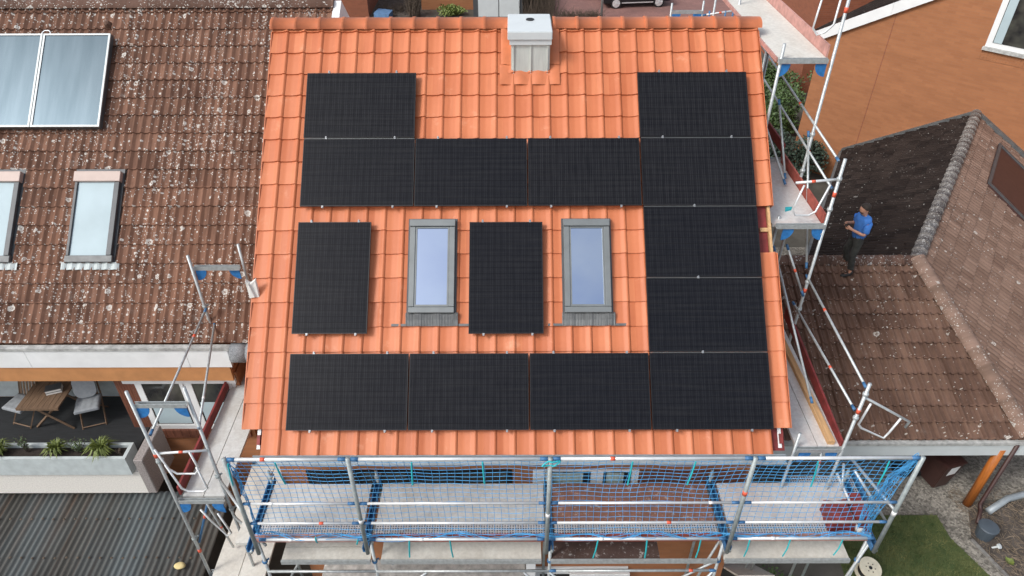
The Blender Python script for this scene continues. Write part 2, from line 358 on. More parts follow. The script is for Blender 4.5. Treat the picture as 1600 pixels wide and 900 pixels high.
def tube(bm, pts, r, n=8, cap=True, mi=0):
    pts = [V(p) for p in pts]; rings = []; k = len(pts); rs = r if isinstance(r, (list, tuple)) else [r]*k
    t0 = (pts[1]-pts[0]).normalized(); up_ = V((0, 0, 1)) if abs(t0.z) < .9 else V((1, 0, 0)); a = t0.cross(up_).normalized()
    for i, p in enumerate(pts):
        t_ = ((pts[min(i+1, k-1)]-p).normalized()+(p-pts[max(i-1, 0)]).normalized())
        t_ = t_.normalized() if t_.length > 1e-6 else t0
        a = (a-t_*a.dot(t_)); a = a.normalized() if a.length > 1e-6 else t_.orthogonal().normalized(); b = t_.cross(a)
        rings.append([bm.verts.new(p+(a*math.cos(2*math.pi*j/n)+b*math.sin(2*math.pi*j/n))*rs[i]) for j in range(n)])
    for i in range(k-1):
        for j in range(n):
            f = bm.faces.new((rings[i][j], rings[i][(j+1) % n], rings[i+1][(j+1) % n], rings[i+1][j])); f.material_index = mi
    if cap and n > 2:
        bm.faces.new(rings[0][::-1]).material_index = mi; bm.faces.new(rings[-1]).material_index = mi
def lathe(bm, c, axis, prof, n=24, mi=0):
    c = V(c); ax = V(axis).normalized(); a = ax.orthogonal().normalized(); b = ax.cross(a); rings = []
    for r, h in prof:
        rings.append([bm.verts.new(c+ax*h+(a*math.cos(2*math.pi*j/n)+b*math.sin(2*math.pi*j/n))*max(r, 1e-4)) for j in range(n)])
    fs = []
    for i in range(len(prof)-1):
        for j in range(n):
            fs.append(bm.faces.new((rings[i][j], rings[i][(j+1) % n], rings[i+1][(j+1) % n], rings[i+1][j])))
    fs.append(bm.faces.new(rings[0][::-1])); fs.append(bm.faces.new(rings[-1]))
    for f in fs: f.material_index = mi
def sheet(bm, pts, mi=0):
    f = bm.faces.new([bm.verts.new(p) for p in pts]); f.material_index = mi
    f.normal_update()
    return f
def bevel(bm, w=.01, seg=1):
    bmesh.ops.bevel(bm, geom=list(bm.edges), offset=w, segments=seg, affect='EDGES', clamp_overlap=True)
def tub(name, pts, r, mat, parent, n=8, **k):
    bm = BM(); tube(bm, pts, r, n); return obj(name, bm, mat, parent, smooth=False if n < 6 else True, **k)
def bx(name, p0, p1, mat, parent=None, bev=0, **k):
    bm = BM(); box(bm, p0, p1)
    if bev: bevel(bm, bev)
    return obj(name, bm, mat, parent, **k)

# tiled slope: rows of overlapping profiled tiles built as real geometry
def flat_roll(t):                        # flat pan with a roll at its right edge
    if t < .60: return .004*math.cos(t/.60*math.pi*2)
    s = (t-.60)/.40
    return .036*math.sin(min(1, s*1.12)*math.pi*.5)**1.3*(1 if s < .86 else max(0, 1-(s-.86)/.14*1.0))
def double_roll(t):
    t = (t*2) % 1
    return .046*max(0, math.sin(math.pi*min(1, t/.46)))**.7 if t < .46 else 0
def small_roll(t):
    t = (t*2) % 1
    return .052*abs(math.sin(math.pi*t))**.38
def tile_slope(bm, o, u, v, n, u0, ncol, pitch, v0, nrow, row, prof, thick=.028, sub=10, skip=None, rnd=.004, jit=0.0):
    uvl = bm.loops.layers.uv.get('UVMap') or bm.loops.layers.uv.new('UVMap')
    for r in range(nrow):
        va = v0+r*row; vb = va+row+.01
        for c in range(ncol):
            if skip and skip(c, r): continue
            dz = random.uniform(-rnd, rnd); dv = random.uniform(-jit, jit); tl = random.uniform(-rnd, rnd)
            lo, hi, un = [], [], []
            for k in range(sub+1):
                tt = k/sub; h = prof(min(tt, .9999)); x = u0+(c+tt)*pitch
                lo.append((x, va+dv, h+thick+dz+tl*tt)); hi.append((x, vb, h+dz*.3)); un.append((x, va+dv+.002, h-.012))
            L = [bm.verts.new(o+u*a+v*b_+n*c_) for a, b_, c_ in lo]; L2 = [bm.verts.new(v_.co) for v_ in L]; H = [bm.verts.new(o+u*a+v*b_+n*c_) for a, b_, c_ in hi]; U = [bm.verts.new(o+u*a+v*b_+n*c_) for a, b_, c_ in un]
            for k in range(sub):
                for q, cs in (((L[k], L[k+1], H[k+1], H[k]), (lo[k], lo[k+1], hi[k+1], hi[k])), ((U[k], U[k+1], L2[k+1], L2[k]), (lo[k], lo[k+1], lo[k+1], lo[k]))):
                    f = bm.faces.new(q); f.smooth = True
                    for l, cc in zip(f.loops, cs): l[uvl].uv = (min(max(cc[0], u0+c*pitch+.001), u0+(c+1)*pitch-.001), min(cc[1], va+row-.002)+.001)
def ridge_row(bm, p0, p1, r, seg, flat=.75, mat=0, collar=True):
    """half-round ridge tiles along a line"""
    p0, p1 = V(p0), V(p1); d = p1-p0; L = d.length; d.normalize(); side = d.cross(V((0, 0, 1))).normalized(); upv = side.cross(d)
    k = max(1, round(L/seg)); uvl = bm.loops.layers.uv.get('UVMap') or bm.loops.layers.uv.new('UVMap')
    for i in range(k):
        a = i*L/k; b = (i+1)*L/k+.03; rr0 = r*(1.06 if collar else 1.13); rr1 = r*(.96 if collar else .92); ss = 10
        prs = [(a, rr0)] + ([(a+.05, rr0), (a+.052, rr0*.93)] if collar else []) + [(b, rr1)]
        rings = []
        for s_, q in prs:
            q += random.uniform(-.003, .003)
            rings.append([bm.verts.new(p0+d*s_+side*(math.cos(math.pi*j/ss)*q)+upv*(math.sin(math.pi*j/ss)*q*flat)) for j in range(ss+1)])
        for x in range(len(rings)-1):
            for j in range(ss):
                f = bm.faces.new((rings[x][j], rings[x][j+1], rings[x+1][j+1], rings[x+1][j])); f.smooth = True
                for l, (uu, vv) in zip(f.loops, ((prs[x][0], j), (prs[x][0], j+1), (prs[x+1][0], j+1), (prs[x+1][0], j))): l[uvl].uv = (uu+i*.001, vv*.06)
        bm.faces.new([bm.verts.new(v_.co) for v_ in rings[0]]); bm.faces.new([bm.verts.new(v_.co) for v_ in rings[-1][::-1]])
    bmesh.ops.recalc_face_normals(bm, faces=list(bm.faces))
def clip(bm, co, no):
    g = list(bm.verts)+list(bm.edges)+list(bm.faces)
    bmesh.ops.bisect_plane(bm, geom=g, plane_co=co, plane_no=no, clear_outer=True, dist=1e-5)

# ================================================================== THE SETTING: ground
GZ = -4.9
bm = BM(); sheet(bm, [(-400, -400, GZ), (400, -400, GZ), (400, 600, GZ), (-400, 600, GZ)]); struct('ground', bm, 'ground')
bm = BM(); sheet(bm, [(7.3, 2.05, GZ+.004), (12.05, 2.05, GZ+.004), (12.5, 2.35, GZ+.004), (30, 3.6, GZ+.004), (30, 12, GZ+.004), (7.3, 12, GZ+.004)]); sheet(bm, [(13.2, -3, GZ+.004), (13.88, -3, GZ+.004), (12.64, .67, GZ+.004), (12.36, 1.5, GZ+.004), (12.2, 2.046, GZ+.004), (11.8, 2.046, GZ+.004), (12.2, .67, GZ+.004)]); sheet(bm, [(x, y, GZ+.004) for x, y in ((11.8, 2.046), (12.2, 2.045), (12.36, 1.51), (12.43, 1.51), (12.76, 2.31), (12.49, 2.345), (12.05, 2.049))]); struct('gravel_path', bm, 'gravel')
LAWN = [(9.2, -3), (13.55, -3), (12.35, .67), (12.0, 1.5), (11.98, 2.03), (10.2, 2.03), (9.6, 1.0)]
bm = BM(); sheet(bm, [(x, y, GZ+.006) for x, y in LAWN]); struct('lawn', bm, 'lawn')
bm = BM(); sheet(bm, [(13.92, -3, GZ+.005), (30, -3, GZ+.005), (30, 3.5, GZ+.005), (12.75, 2.3, GZ+.005), (12.42, 1.5, GZ+.005), (12.68, .67, GZ+.005)]); struct('garden_bed', bm, 'bed')
bm = BM()
for a, b in (((13.86, -3), (12.62, .67)), ((12.62, .67), (12.36, 1.45))):
    a, b = V((*a, 0)), V((*b, 0)); d = (b-a).normalized(); s = V((d.y, -d.x, 0))*.07
    prism(bm, [a+V((0, 0, GZ-.05)), b+V((0, 0, GZ-.05)), b+s+V((0, 0, GZ-.05)), a+s+V((0, 0, GZ-.05))], (0, 0, .08))
struct('kerb', bm, 'dark_concrete')
# grass blades
def inside(x, y, P):
    c = False; j = len(P)-1
    for i in range(len(P)):
        if (P[i][1] > y) != (P[j][1] > y) and x < (P[j][0]-P[i][0])*(y-P[i][1])/(P[j][1]-P[i][1])+P[i][0]: c = not c
        j = i
    return c
bm = BM(); k = 0
while k < 15000:
    x, y = random.uniform(9.3, 13.2), random.uniform(-.8, 2.05)
    if not inside(x, y, LAWN): continue
    k += 1
    h = random.uniform(.02, .065)*(.6+.8*noise.noise((x*2, y*2, 0))**2+.3); a = random.uniform(0, 6.28); ww = .006
    dx, dy = math.cos(a)*ww, math.sin(a)*ww; lx, ly = random.uniform(-.04, .04), random.uniform(-.04, .04)
    bm.faces.new([bm.verts.new((x-dx, y-dy, GZ+.006)), bm.verts.new((x+dx, y+dy, GZ+.006)), bm.verts.new((x+lx, y+ly, GZ+.006+h))])
g = obj('lawn_grass', bm, 'grass', local=True); g['kind'] = 'stuff'; g['label'] = 'short green grass with yellowish patches beside the scaffold'; g['category'] = 'grass'
# street side behind the house
bm = BM(); sheet(bm, [(5.6, 35.6, GZ+.008), (40, 33, GZ+.008), (40, 70, GZ+.008), (7.0, 70, GZ+.008)]); struct('driveway', bm, 'pavers')
bm = BM(); sheet(bm, [(-5.2, 35.5, GZ+.006), (-1.6, 35.5, GZ+.006), (-1.6, 44, GZ+.006), (-5.2, 44, GZ+.006)]); struct('front_garden', bm, 'bed')

# ================================================================== ORANGE-ROOFED HOUSE
TH = 0.71797; CS, SN = math.cos(TH), math.sin(TH)
O3 = V((0, 0, 0)); EU = V((1, 0, 0)); EV = V((0, CS, SN)); EN = V((0, -SN, CS))
TOFF = -.135                                 # tile pan plane below the panel plane
house = thing('house', 'house with the new bright orange tiled roof that carries the black solar panels', 'house', (3.3, .4, GZ))
RX0, RX1, PIT, ROW, RV0 = -.655, 7.235, .28179, .372, .019
to = EN*TOFF
bm = BM()
tile_slope(bm, to, EU, EV, EN, RX0, 28, PIT, RV0, 18, ROW, flat_roll, sub=12, skip=lambda c, r: c == 27 and r in (7, 8), rnd=.004, jit=.002)
tile_slope(bm, to, EU, EV, EN, RX0+PIT, 26, PIT, RV0-ROW*.98, 1, ROW, flat_roll, sub=12, rnd=.002)
APY, APZ = 5.02, 4.155
clip(bm, (0, APY-.04, 0), (0, 1, 0))
roof_o = obj('roof', bm, 'orange', house, uv=False)
for xa_, xb_ in ((RX0-.02, 3.15), (3.90, RX1+.02)):
    bm = BM(); ridge_row(bm, (xa_, APY, 4.14), (xb_, APY, 4.14), .185, .37, .66); obj('ridge_tiles', bm, 'orange_trim', house, uv=False)
for x0, x1, va, vb in ((RX0-.012, RX0, RV0, 6.52), (RX1, RX1+.012, RV0, 2.6), (RX1, RX1+.012, 3.37, 6.52)):
    bm = BM(); k = round((vb-va)/ROW)
    for i in range(k): obox(bm, to, EU, EV, EN, (x0, x1), (va+i*ROW, va+(i+1)*ROW), (-.09, .03))
    obj('verge_tiles', bm, 'orange_trim', house)
bm = BM()    # rear slope
a0 = V((RX0, APY, APZ-.02)); prism(bm, [a0, a0+V((RX1-RX0, 0, 0)), a0+V((RX1-RX0, 4.6, -4.0)), a0+V((0, 4.6, -4.0))], (0, -.06, -.07))
obj('rear_roof', bm, 'orange_trim', house)
# roof boarding, exposed membrane and battens
bm = BM(); obox(bm, to, EU, EV, EN, (-.40, 7.15), (-.30, 6.55), (-.10, -.06)); obj('underlay', bm, 'toe_red', house)
bm = BM(); obox(bm, to, EU, EV, EN, (7.16, 7.20), (2.55, 3.45), (-.12, -.015)); obox(bm, to, EU, EV, EN, (7.03, 7.18), (2.97, 3.03), (-.055, -.02)); obj('batten', bm, 'timber', house)
for xx in (-.46, 7.06):
    bm = BM(); obox(bm, to, EU, EV, EN, (xx, xx+.05), (-.26, .05), (-.18, -.05)); obj('barge_board', bm, 'white', house)
    bm = BM(); obox(bm, to, EU, EV, EN, (xx+.015, xx+.06), (-.20, -.06), (-.049, .0)); obj('membrane_end', bm, 'red_bundle', house)
# walls
FY = .35
bm = BM(); box(bm, (-.42, FY, GZ), (7.02, 9.4, -.45)); prism(bm, [(-.42, FY, -.45), (-.42, 9.4, -.45), (-.42, APY, APZ-.28)], (.03, 0, 0)); prism(bm, [(7.02, FY, -.45), (7.02, 9.4, -.45), (7.02, APY, APZ-.28)], (-.03, 0, 0))
obj('wall', bm, 'brick', house)
bm = BM(); box(bm, (-.4, -.16, -.5), (7.0, FY-.003, -.46)); obj('soffit', bm, 'orange_trim', house)
# gutter: half round with rolled lip
bm = BM(); pr = [(-.27+.055*math.cos(a), -.36+.055*math.sin(a)) for a in [math.pi+math.pi*i/10 for i in range(11)]]
for i in range(10):
    (y0, z0), (y1, z1) = pr[i], pr[i+1]
    sheet(bm, [(-.47, y0, z0), (7.12, y0, z0), (7.12, y1, z1), (-.47, y1, z1)])
for xx in (-.47, 7.12): sheet(bm, [(xx, y, z) for y, z in pr])
tube(bm, [(-.47, -.325, -.355), (7.12, -.325, -.355)], .010, 6)
box(bm, (-.47, -.222, -.38), (7.12, -.205, -.29))
obj('gutter', bm, 'zinc', house)
# upper windows behind the scaffold
wn = bx('window', (-.02, FY-.02, -1.9), (3.22, FY-.002, -1.30), 'black', house); 
for i in range(4): bx('pane', (.06+i*.79, FY-.03, -1.88), (.76+i*.79, FY-.021, -1.34), 'glass', wn)
wn = bx('window', (3.55, FY-.025, -1.9), (5.22, FY-.002, -1.29), 'white', house)
for x0, x1 in ((3.74, 4.46), (4.66, 5.10)):
    bx('pane', (x0, FY-.035, -1.88), (x1, FY-.026, -1.33), 'dark', wn)
    bx('curtain', (x0+.05, FY-.045, -1.87), (x1-.12, FY-.036, -1.34), 'curtain', wn)
bx('window_lintel', (5.26, FY-.03, -1.62), (6.9, FY-.003, -1.33), 'red_wood', house)
# lower window with roller shutter box
wn = bx('window', (3.62, FY-.03, GZ+.1), (5.3, FY-.003, -4.0), 'white', house)
for x0 in (3.72, 4.52): bx('pane', (x0, FY-.04, GZ+.12), (x0+.70, FY-.031, -4.2), 'glass', wn)
bx('shutter_box', (4.25, FY-.16, -4.19), (5.32, FY-.041, -4.02), 'white', wn, .01)
# chimney clad in pale sheet metal
bm = BM(); box(bm, (3.225, 4.30, 3.2), (3.835, 5.12, 4.06)); ch = obj('chimney', bm, 'lightzinc', roof_o)
bm = BM(); box(bm, (3.20, 4.265, 4.061), (3.855, 5.15, 4.14)); obj('chimney_band', bm, 'capgrey', roof_o)
bm = BM()
for xx in (3.262, 3.535, 3.80): box(bm, (xx-.008, 4.278, 3.45), (xx+.008, 4.2985, 4.06))
obj('cladding_seam', bm, 'lightzinc', roof_o)
bm = BM(); box(bm, (3.17, 4.24, 4.142), (3.865, 5.19, 4.27)); bevel(bm, .010, 2)
obj('chimney_cap', bm, 'capgrey', roof_o)
bm = BM(); tube(bm, [(3.53, 4.86, 4.265), (3.53, 4.86, 4.285)], .065, 20); obj('flue_collar', bm, 'dark', roof_o)
# flashing round the chimney, orange painted sheet dressed over the tiles
bm = BM()
def fl(x0, x1, y0, y1, off): 
    nx, ny = 14, 8; g = []
    for j in range(ny+1):
        for i in range(nx+1):
            x = x0+(x1-x0)*i/nx; vv = (y0+(y1-y0)*j/ny)
            h = .041+off+.010*noise.noise((x*9, vv*9, 1)) + (.012*math.sin((x-RX0)/PIT*2*math.pi))
            g.append(bm.verts.new(to+EU*x+EV*vv+EN*h))
    for j in range(ny):
        for i in range(nx):
            f = bm.faces.new((g[j*(nx+1)+i], g[j*(nx+1)+i+1], g[(j+1)*(nx+1)+i+1], g[(j+1)*(nx+1)+i])); f.smooth = True
fl(3.04, 4.00, 5.40, 5.74, .0); fl(3.06, 3.23, 5.74, 6.45, .012); fl(3.83, 4.00, 5.74, 6.45, .012)
obj('chimney_flashing', bm, 'orange_trim', roof_o)
# skylights
def skylight(x0, x1):
    va, vb = 1.70, 3.13; o = EN*(-.07)
    bm = BM(); obox(bm, o, EU, EV, EN, (x0-.03, x1+.03), (va-.02, vb+.03), (-.06, .0))
    s = obj('skylight', bm, 'frame_dark', house)
    bm = BM()
    W_, H_ = x1-x0, vb-va
    obox(bm, o, EU, EV, EN, (x0, x0+.085), (va+.09, vb-.11), (.001, .062)); obox(bm, o, EU, EV, EN, (x1-.085, x1), (va+.09, vb-.11), (.001, .062))
    obox(bm, o, EU, EV, EN, (x0, x1), (va, va+.088), (.001, .056)); obox(bm, o, EU, EV, EN, (x0-.005, x1+.005), (vb-.108, vb), (.001, .085))
    bevel(bm, .006); obj('frame', bm, 'frame_grey', s)
    bm = BM()
    a, b, c, d = x0+.088, x1-.088, va+.092, vb-.112
    obox(bm, o, EU, EV, EN, (a, a+.022), (c, d), (.001, .05)); obox(bm, o, EU, EV, EN, (b-.022, b), (c, d), (.001, .05)); obox(bm, o, EU, EV, EN, (a+.0225, b-.0225), (c, c+.03), (.001, .05)); obox(bm, o, EU, EV, EN, (a+.0225, b-.0225), (d-.02, d), (.001, .05))
    obj('sash', bm, 'frame_grey', s)
    bm = BM(); obox(bm, o, EU, EV, EN, (a+.02, b-.02), (c+.025, d-.015), (.001, .03)); obj('pane', bm, 'skyglass', s)
    # pleated apron
    bm = BM(); n = 70; xa, xb = x0-.04, x1+.06; rows = [(va-.19, .045), (va-.10, .05), (va-.02, .075), (va+.01, .06)]
    gr = []
    for vv, h in rows:
        gr.append([bm.verts.new(to+EU*(xa+(xb-xa)*i/n)+EV*vv+EN*(h+(.006 if i % 2 else 0)+.022*max(0, math.cos(((xa+(xb-xa)*i/n)-RX0)/PIT*2*math.pi+.9)))) for i in range(n+1)])
    for j in range(len(rows)-1):
        for i in range(n): bm.faces.new((gr[j][i], gr[j][i+1], gr[j+1][i+1], gr[j+1][i]))
    obox(bm, to, EU, EV, EN, (x0-.25, x0-.041), (va-.19, va-.155), (.03, .05)); obox(bm, to, EU, EV, EN, (x1+.061, x1+.24), (va-.19, va-.155), (.03, .05))
    obj('apron', bm, 'lead', s)
skylight(1.69, 2.37); skylight(4.01, 4.70)

# ------------------------------------------------------------------ solar panels
PW, PH, GP = 1.722, 1.095, .020
def clamp_bm(x, v, flip):
    bm = BM(); s = -1 if flip else 1
    obox(bm, O3, EU, EV, EN, (x-.015, x+.015), tuple(sorted((v, v+s*.028))), (-.035, .004)); obox(bm, O3, EU, EV, EN, (x-.015, x+.015), tuple(sorted((v-s*.006, v+s*.006))), (.003, .008))
    tube(bm, [EU*x+EV*(v+s*.022)+EN*.008, EU*x+EV*(v+s*.022)+EN*.02], .011, 8)
    return bm
def panel(x, v, w_, h_, label, clamps, rail_=False):
    base = EU*(x+w_/2)+EV*v+EN*(-.04)
    p = thing('solar_panel', label, 'solar panel', base, 0, 'black solar panels on the orange roof')
    bm = BM(); fr = .011
    tz = .0015*random.uniform(-1, 1)
    obox(bm, O3, EU, EV, EN, (x, x+w_), (v, v+fr), (-.035, tz)); obox(bm, O3, EU, EV, EN, (x, x+w_), (v+h_-fr, v+h_), (-.035, tz))
    obox(bm, O3, EU, EV, EN, (x, x+fr), (v+fr, v+h_-fr), (-.035, tz)); obox(bm, O3, EU, EV, EN, (x+w_-fr, x+w_), (v+fr, v+h_-fr), (-.035, tz))
    obj('frame', bm, 'black', p)
    bm = BM(); obox(bm, O3, EU, EV, EN, (x+fr, x+w_-fr), (v+fr, v+h_-fr), (-.03, -.003)); obj('glass', bm, 'cell', p)
    if rail_:
        bm = BM(); obox(bm, O3, EU, EV, EN, (x+.01, x+w_-.01), (v+h_+.006, v+h_+GP-.008), (-.03, -.012)); obj('mounting_rail', bm, 'frame_grey', p)
    for cx, top in clamps:
        obj('clamp', clamp_bm(x+cx*w_, v+h_ if top else v, not top), 'clampmetal', p)
U = lambda i: i*(PW+GP); VV = lambda r: r*(PH+GP)
A, B = .2, .82
PANELS = [
 (0, 0, 'black panel at the lower left corner of the roof, leftmost of the bottom row', [(A, 0), (B, 0), (A, 1), (B, 1)]),
 (1, 0, 'black panel in the bottom row below the left skylight', [(A, 0), (B, 0), (A, 1), (B, 1)]),
 (2, 0, 'black panel in the bottom row below the right skylight', [(A, 0), (B, 0), (A, 1), (B, 1)]),
 (3, 0, 'black panel at the lower right corner of the roof, bottom of the right hand column', [(A, 0), (B, 0), (.45, 1)]),
 (3, 1, 'black panel in the right hand column, second from the bottom', [(.45, 1)]),
 (3, 2, 'black panel in the right hand column, beside the gap in the verge tiles', [(.45, 1)]),
 (3, 3, 'black panel in the right hand column, second from the top', [(A, 1), (B, 1)]),
 (3, 4, 'black panel at the upper right corner of the roof, top of the right hand column', [(A, 1), (B, 1)]),
 (0, 3, 'black panel above the left upright panel and below the single top left panel', [(A, 0), (B, 0), (A, 1), (B, 1)]),
 (1, 3, 'black panel in the upper row directly above the left skylight', [(A, 0), (B, 0), (A, 1), (B, 1)]),
 (2, 3, 'black panel in the upper row below the chimney and above the right skylight', [(A, 0), (B, 0), (A, 1), (B, 1)]),
 (0, 4, 'single black panel at the upper left corner of the roof, left of the chimney', [(A, 1), (B, 1)]),
]
for i, r, lab, cl in PANELS: panel(U(i)+random.uniform(-.004, .004), VV(r), PW, PH, lab, cl, (i == 3 and r < 4) or (i, r) == (0, 3))
panel(.0, 1.39, 1.10, PW-.02, 'upright black panel at the left edge, left of the left skylight', [(.2, 0), (.85, 0), (.18, 1), (.83, 1)])
panel(2.59, 1.385, 1.10, PW-.02, 'upright black panel between the two skylights', [(.2, 0), (.85, 0), (.18, 1), (.83, 1)])
# ================================================================== LEFT NEIGHBOUR
lh = thing('neighbour_house', 'older house on the left with brown lichen spotted tile roof and loggia', 'house', (-5, 4, GZ))
LO = V((0, 2.19, -.24))                                   # eave line of the tiles
bm = BM(); tile_slope(bm, LO, EU, EV, EN, -9.6, 32, .30, -.02, 19, .345, double_roll, .03, 12, None, .004, .004)
clip(bm, (0, 6.90, 0), (0, 1, 0))
lroof = obj('roof', bm, 'brown_tile', lh, uv=False)
bm = BM(); ridge_row(bm, (-9.6, 6.98, 3.93), (-.12, 6.98, 3.93), .14, .40, .8, collar=False); obj('ridge_tiles', bm, 'lichen_ridge', lh, uv=False)
bm = BM(); prism(bm, [(-9.6, 7.0, 3.9), (-.1, 7.0, 3.9), (-.1, 11.5, -.1), (-9.6, 11.5, -.1)], (0, -.05, -.06)); obj('rear_roof', bm, 'brown_tile', lh)
bm = BM(); prism(bm, [(-.1, 6.5, 3.7), (-.1, 7.03, 4.0), (-.1, 11.6, -.0), (-.1, 11.2, -.3)], (.14, 0, 0)); obj('verge_board', bm, 'white', lh)
# eave: gutter edge, white fascia, orange board below
bm = BM(); box(bm, (-9.6, 2.06, -.33), (-1.2, 2.16, -.27)); obj('gutter', bm, 'concrete', lh)
bm = BM()
for x0, x1 in ((-9.6, -5.02), (-5.012, -2.30), (-2.292, -1.58)): box(bm, (x0, 2.08, -.72), (x1, 2.15, -.335))
obj('fascia', bm, 'offwhite', lh)
bm = BM(); box(bm, (-9.6, 2.10, -1.06), (-1.64, 2.16, -.722)); obj('lintel_band', bm, 'lintel', lh)
bm = BM(); box(bm, (-9.6, 3.16, GZ), (-1.68, 10.5, -.35)); box(bm, (-3.60, 2.32, GZ), (-1.68, 3.155, -1.07)); box(bm, (-9.6, 2.162, -1.06), (-1.70, 3.155, -.4)); obj('wall', bm, 'brick', lh)
bm = BM(); box(bm, (-9.6, 3.09, -2.44), (-3.90, 3.155, -1.07)); obj('loggia_back_wall', bm, 'planter', lh)
bm = BM(); box(bm, (-9.6, 1.62, -2.6), (-3.62, 3.085, -2.45)); obj('terrace_floor', bm, 'floor_dark', lh)
bm = BM(); box(bm, (-9.6, 1.30, -3.12), (-3.40, 1.615, -2.53)); obj('parapet', bm, 'render', lh)
bm = BM(); prism(bm, [(-3.37, 1.20, -3.0), (-3.37, 2.02, -3.0), (-3.37, 2.02, -2.10), (-3.37, 1.20, -2.10)], (.17, 0, 0)); bevel(bm, .015); obj('pebbled_end_slab', bm, 'pebble', lh)
bm = BM(); k = 0
while k < 7: box(bm, (-3.90+k*.05, 2.285, -2.69), (-3.855+k*.05, 2.317, -1.075)); k += 1
obj('timber_cladding', bm, 'red_wood', lh)
wn = bx('window', (-3.62, 2.29, -2.50), (-1.74, 2.318, -1.25), 'white', lh)
bm = BM(); box(bm, (-3.72, 2.24, -1.27), (-1.70, 2.289, -1.12)); obj('window_head', bm, 'white', wn)
for x0, x1 in ((-3.42, -2.74), (-2.52, -1.86)):
    bm = BM(); box(bm, (x0-.09, 2.27, -2.42), (x0, 2.2895, -1.29)); box(bm, (x1, 2.27, -2.42), (x1+.06, 2.2895, -1.29)); box(bm, (x0, 2.27, -2.42), (x1, 2.2895, -2.36)); obj('sash', bm, 'white', wn)
    bx('pane', (x0, 2.282, -2.355), (x1, 2.2895, -1.29), 'glass', wn)
    bx('blind', (x0+.03, 2.276, -2.33), (x1-.03, 2.281, -1.78), 'blind', wn)
bm = BM()
for i in range(13): box(bm, (-3.62+i*.145, 2.26, -2.72), (-3.62+i*.145+.137, 2.317, -2.515))
obj('brick_sill', bm, 'red_wood', lh)
# left skylights with pale blinds
def lskylight(x0, x1):
    o = LO+EN*.03; va, vb = 1.41, 3.02
    bm = BM(); obox(bm, o, EU, EV, EN, (x0-.04, x1+.04), (va-.03, vb+.06), (-.04, .02)); s = obj('skylight', bm, 'frame_dark', lh)
    bm = BM(); obox(bm, o, EU, EV, EN, (x0, x0+.05), (va+.08, vb-.2), (.021, .09)); bevel(bm, .006); obj('frame', bm, 'frame_dark', s)
    bm = BM(); obox(bm, o, EU, EV, EN, (x1-.09, x1), (va+.08, vb-.2), (.021, .09)); bevel(bm, .006); obj('frame', bm, 'frame_dark', s)
    bm = BM(); obox(bm, o, EU, EV, EN, (x0-.02, x1+.02), (va-.04, va+.078), (.021, .085)); bevel(bm, .006); obj('frame', bm, 'lead', s)
    bm = BM(); obox(bm, o, EU, EV, EN, (x0-.02, x1+.02), (vb-.2, vb-.01), (.021, .12)); bevel(bm, .008); obj('top_cover', bm, 'toe_pink_grey', s)
    bm = BM(); obox(bm, o, EU, EV, EN, (x0+.052, x1-.092), (va+.08, vb-.201), (.021, .06)); obj('pane', bm, 'blind', s)
    bm = BM(); n = 30
    g = [[bm.verts.new(LO+EU*(x0-.10+(x1-x0+.22)*i/n)+EV*vv+EN*(.05+.015*math.cos((x0-.10+(x1-x0+.22)*i/n+9.6)/.15*2*math.pi))) for i in range(n+1)] for vv in (va-.16, va-.03)]
    for i in range(n): bm.faces.new((g[0][i], g[0][i+1], g[1][i+1], g[1][i]))
    obj('apron', bm, 'planter', s)
MT['toe_pink_grey'] = plain('faded_pinkish_metal', (.42, .33, .29), .5, .1, .06, 6)
lskylight(-4.44, -3.66); lskylight(-6.19, -5.42)
# solar thermal collectors
for x0, lab in ((-5.33, 'right hand glazed solar collector in a pale metal frame on the brown roof'), (-6.57, 'left hand glazed solar collector in a pale metal frame, cut by the left edge')):
    o = LO+EN*.07; va, vb = 3.83, 5.66; x1 = x0+1.225
    p = thing('solar_collector', lab, 'solar collector', o+EU*(x0+.6)+EV*va, 0, 'solar collectors on the brown roof')
    bm = BM(); obox(bm, o, EU, EV, EN, (x0, x1), (va, vb), (0, .09)); obj('casing', bm, 'frame_dark', p)
    bm = BM(); f_ = .034
    obox(bm, o, EU, EV, EN, (x0, x1), (va, va+f_), (.0905, .115)); obox(bm, o, EU, EV, EN, (x0, x1), (vb-f_, vb), (.0905, .115)); obox(bm, o, EU, EV, EN, (x0, x0+f_), (va+f_, vb-f_), (.0905, .115)); obox(bm, o, EU, EV, EN, (x1-f_, x1), (va+f_, vb-f_), (.0905, .115))
    obj('frame', bm, 'collector_frame', p)
    bm = BM(); obox(bm, o, EU, EV, EN, (x0+f_, x1-f_), (va+f_, vb-f_), (.0905, .10)); obj('glass', bm, 'collector', p)
bm = BM(); o = LO+EN*.12; tube(bm, [o+EU*a+EV*b for a, b in ((-5.40, 5.62), (-5.40, 5.72), (-5.36, 5.76), (-5.28, 5.76), (-5.25, 5.72), (-5.25, 5.62))], .012, 6)
tag(obj('pipe', bm, 'alu', smooth=True), 'small bent pipe joining the tops of the two solar collectors', 'pipe')
bm = BM(); lathe(bm, LO+EN*.03+EU*(-4.25)+EV*5.92, EN, [(.07, 0), (.06, .06), (.045, .1), (.0, .12)], 12)
tag(obj('roof_vent', bm, 'brown_tile_r'), 'small round brown vent on the tiles above the right solar collector', 'vent')

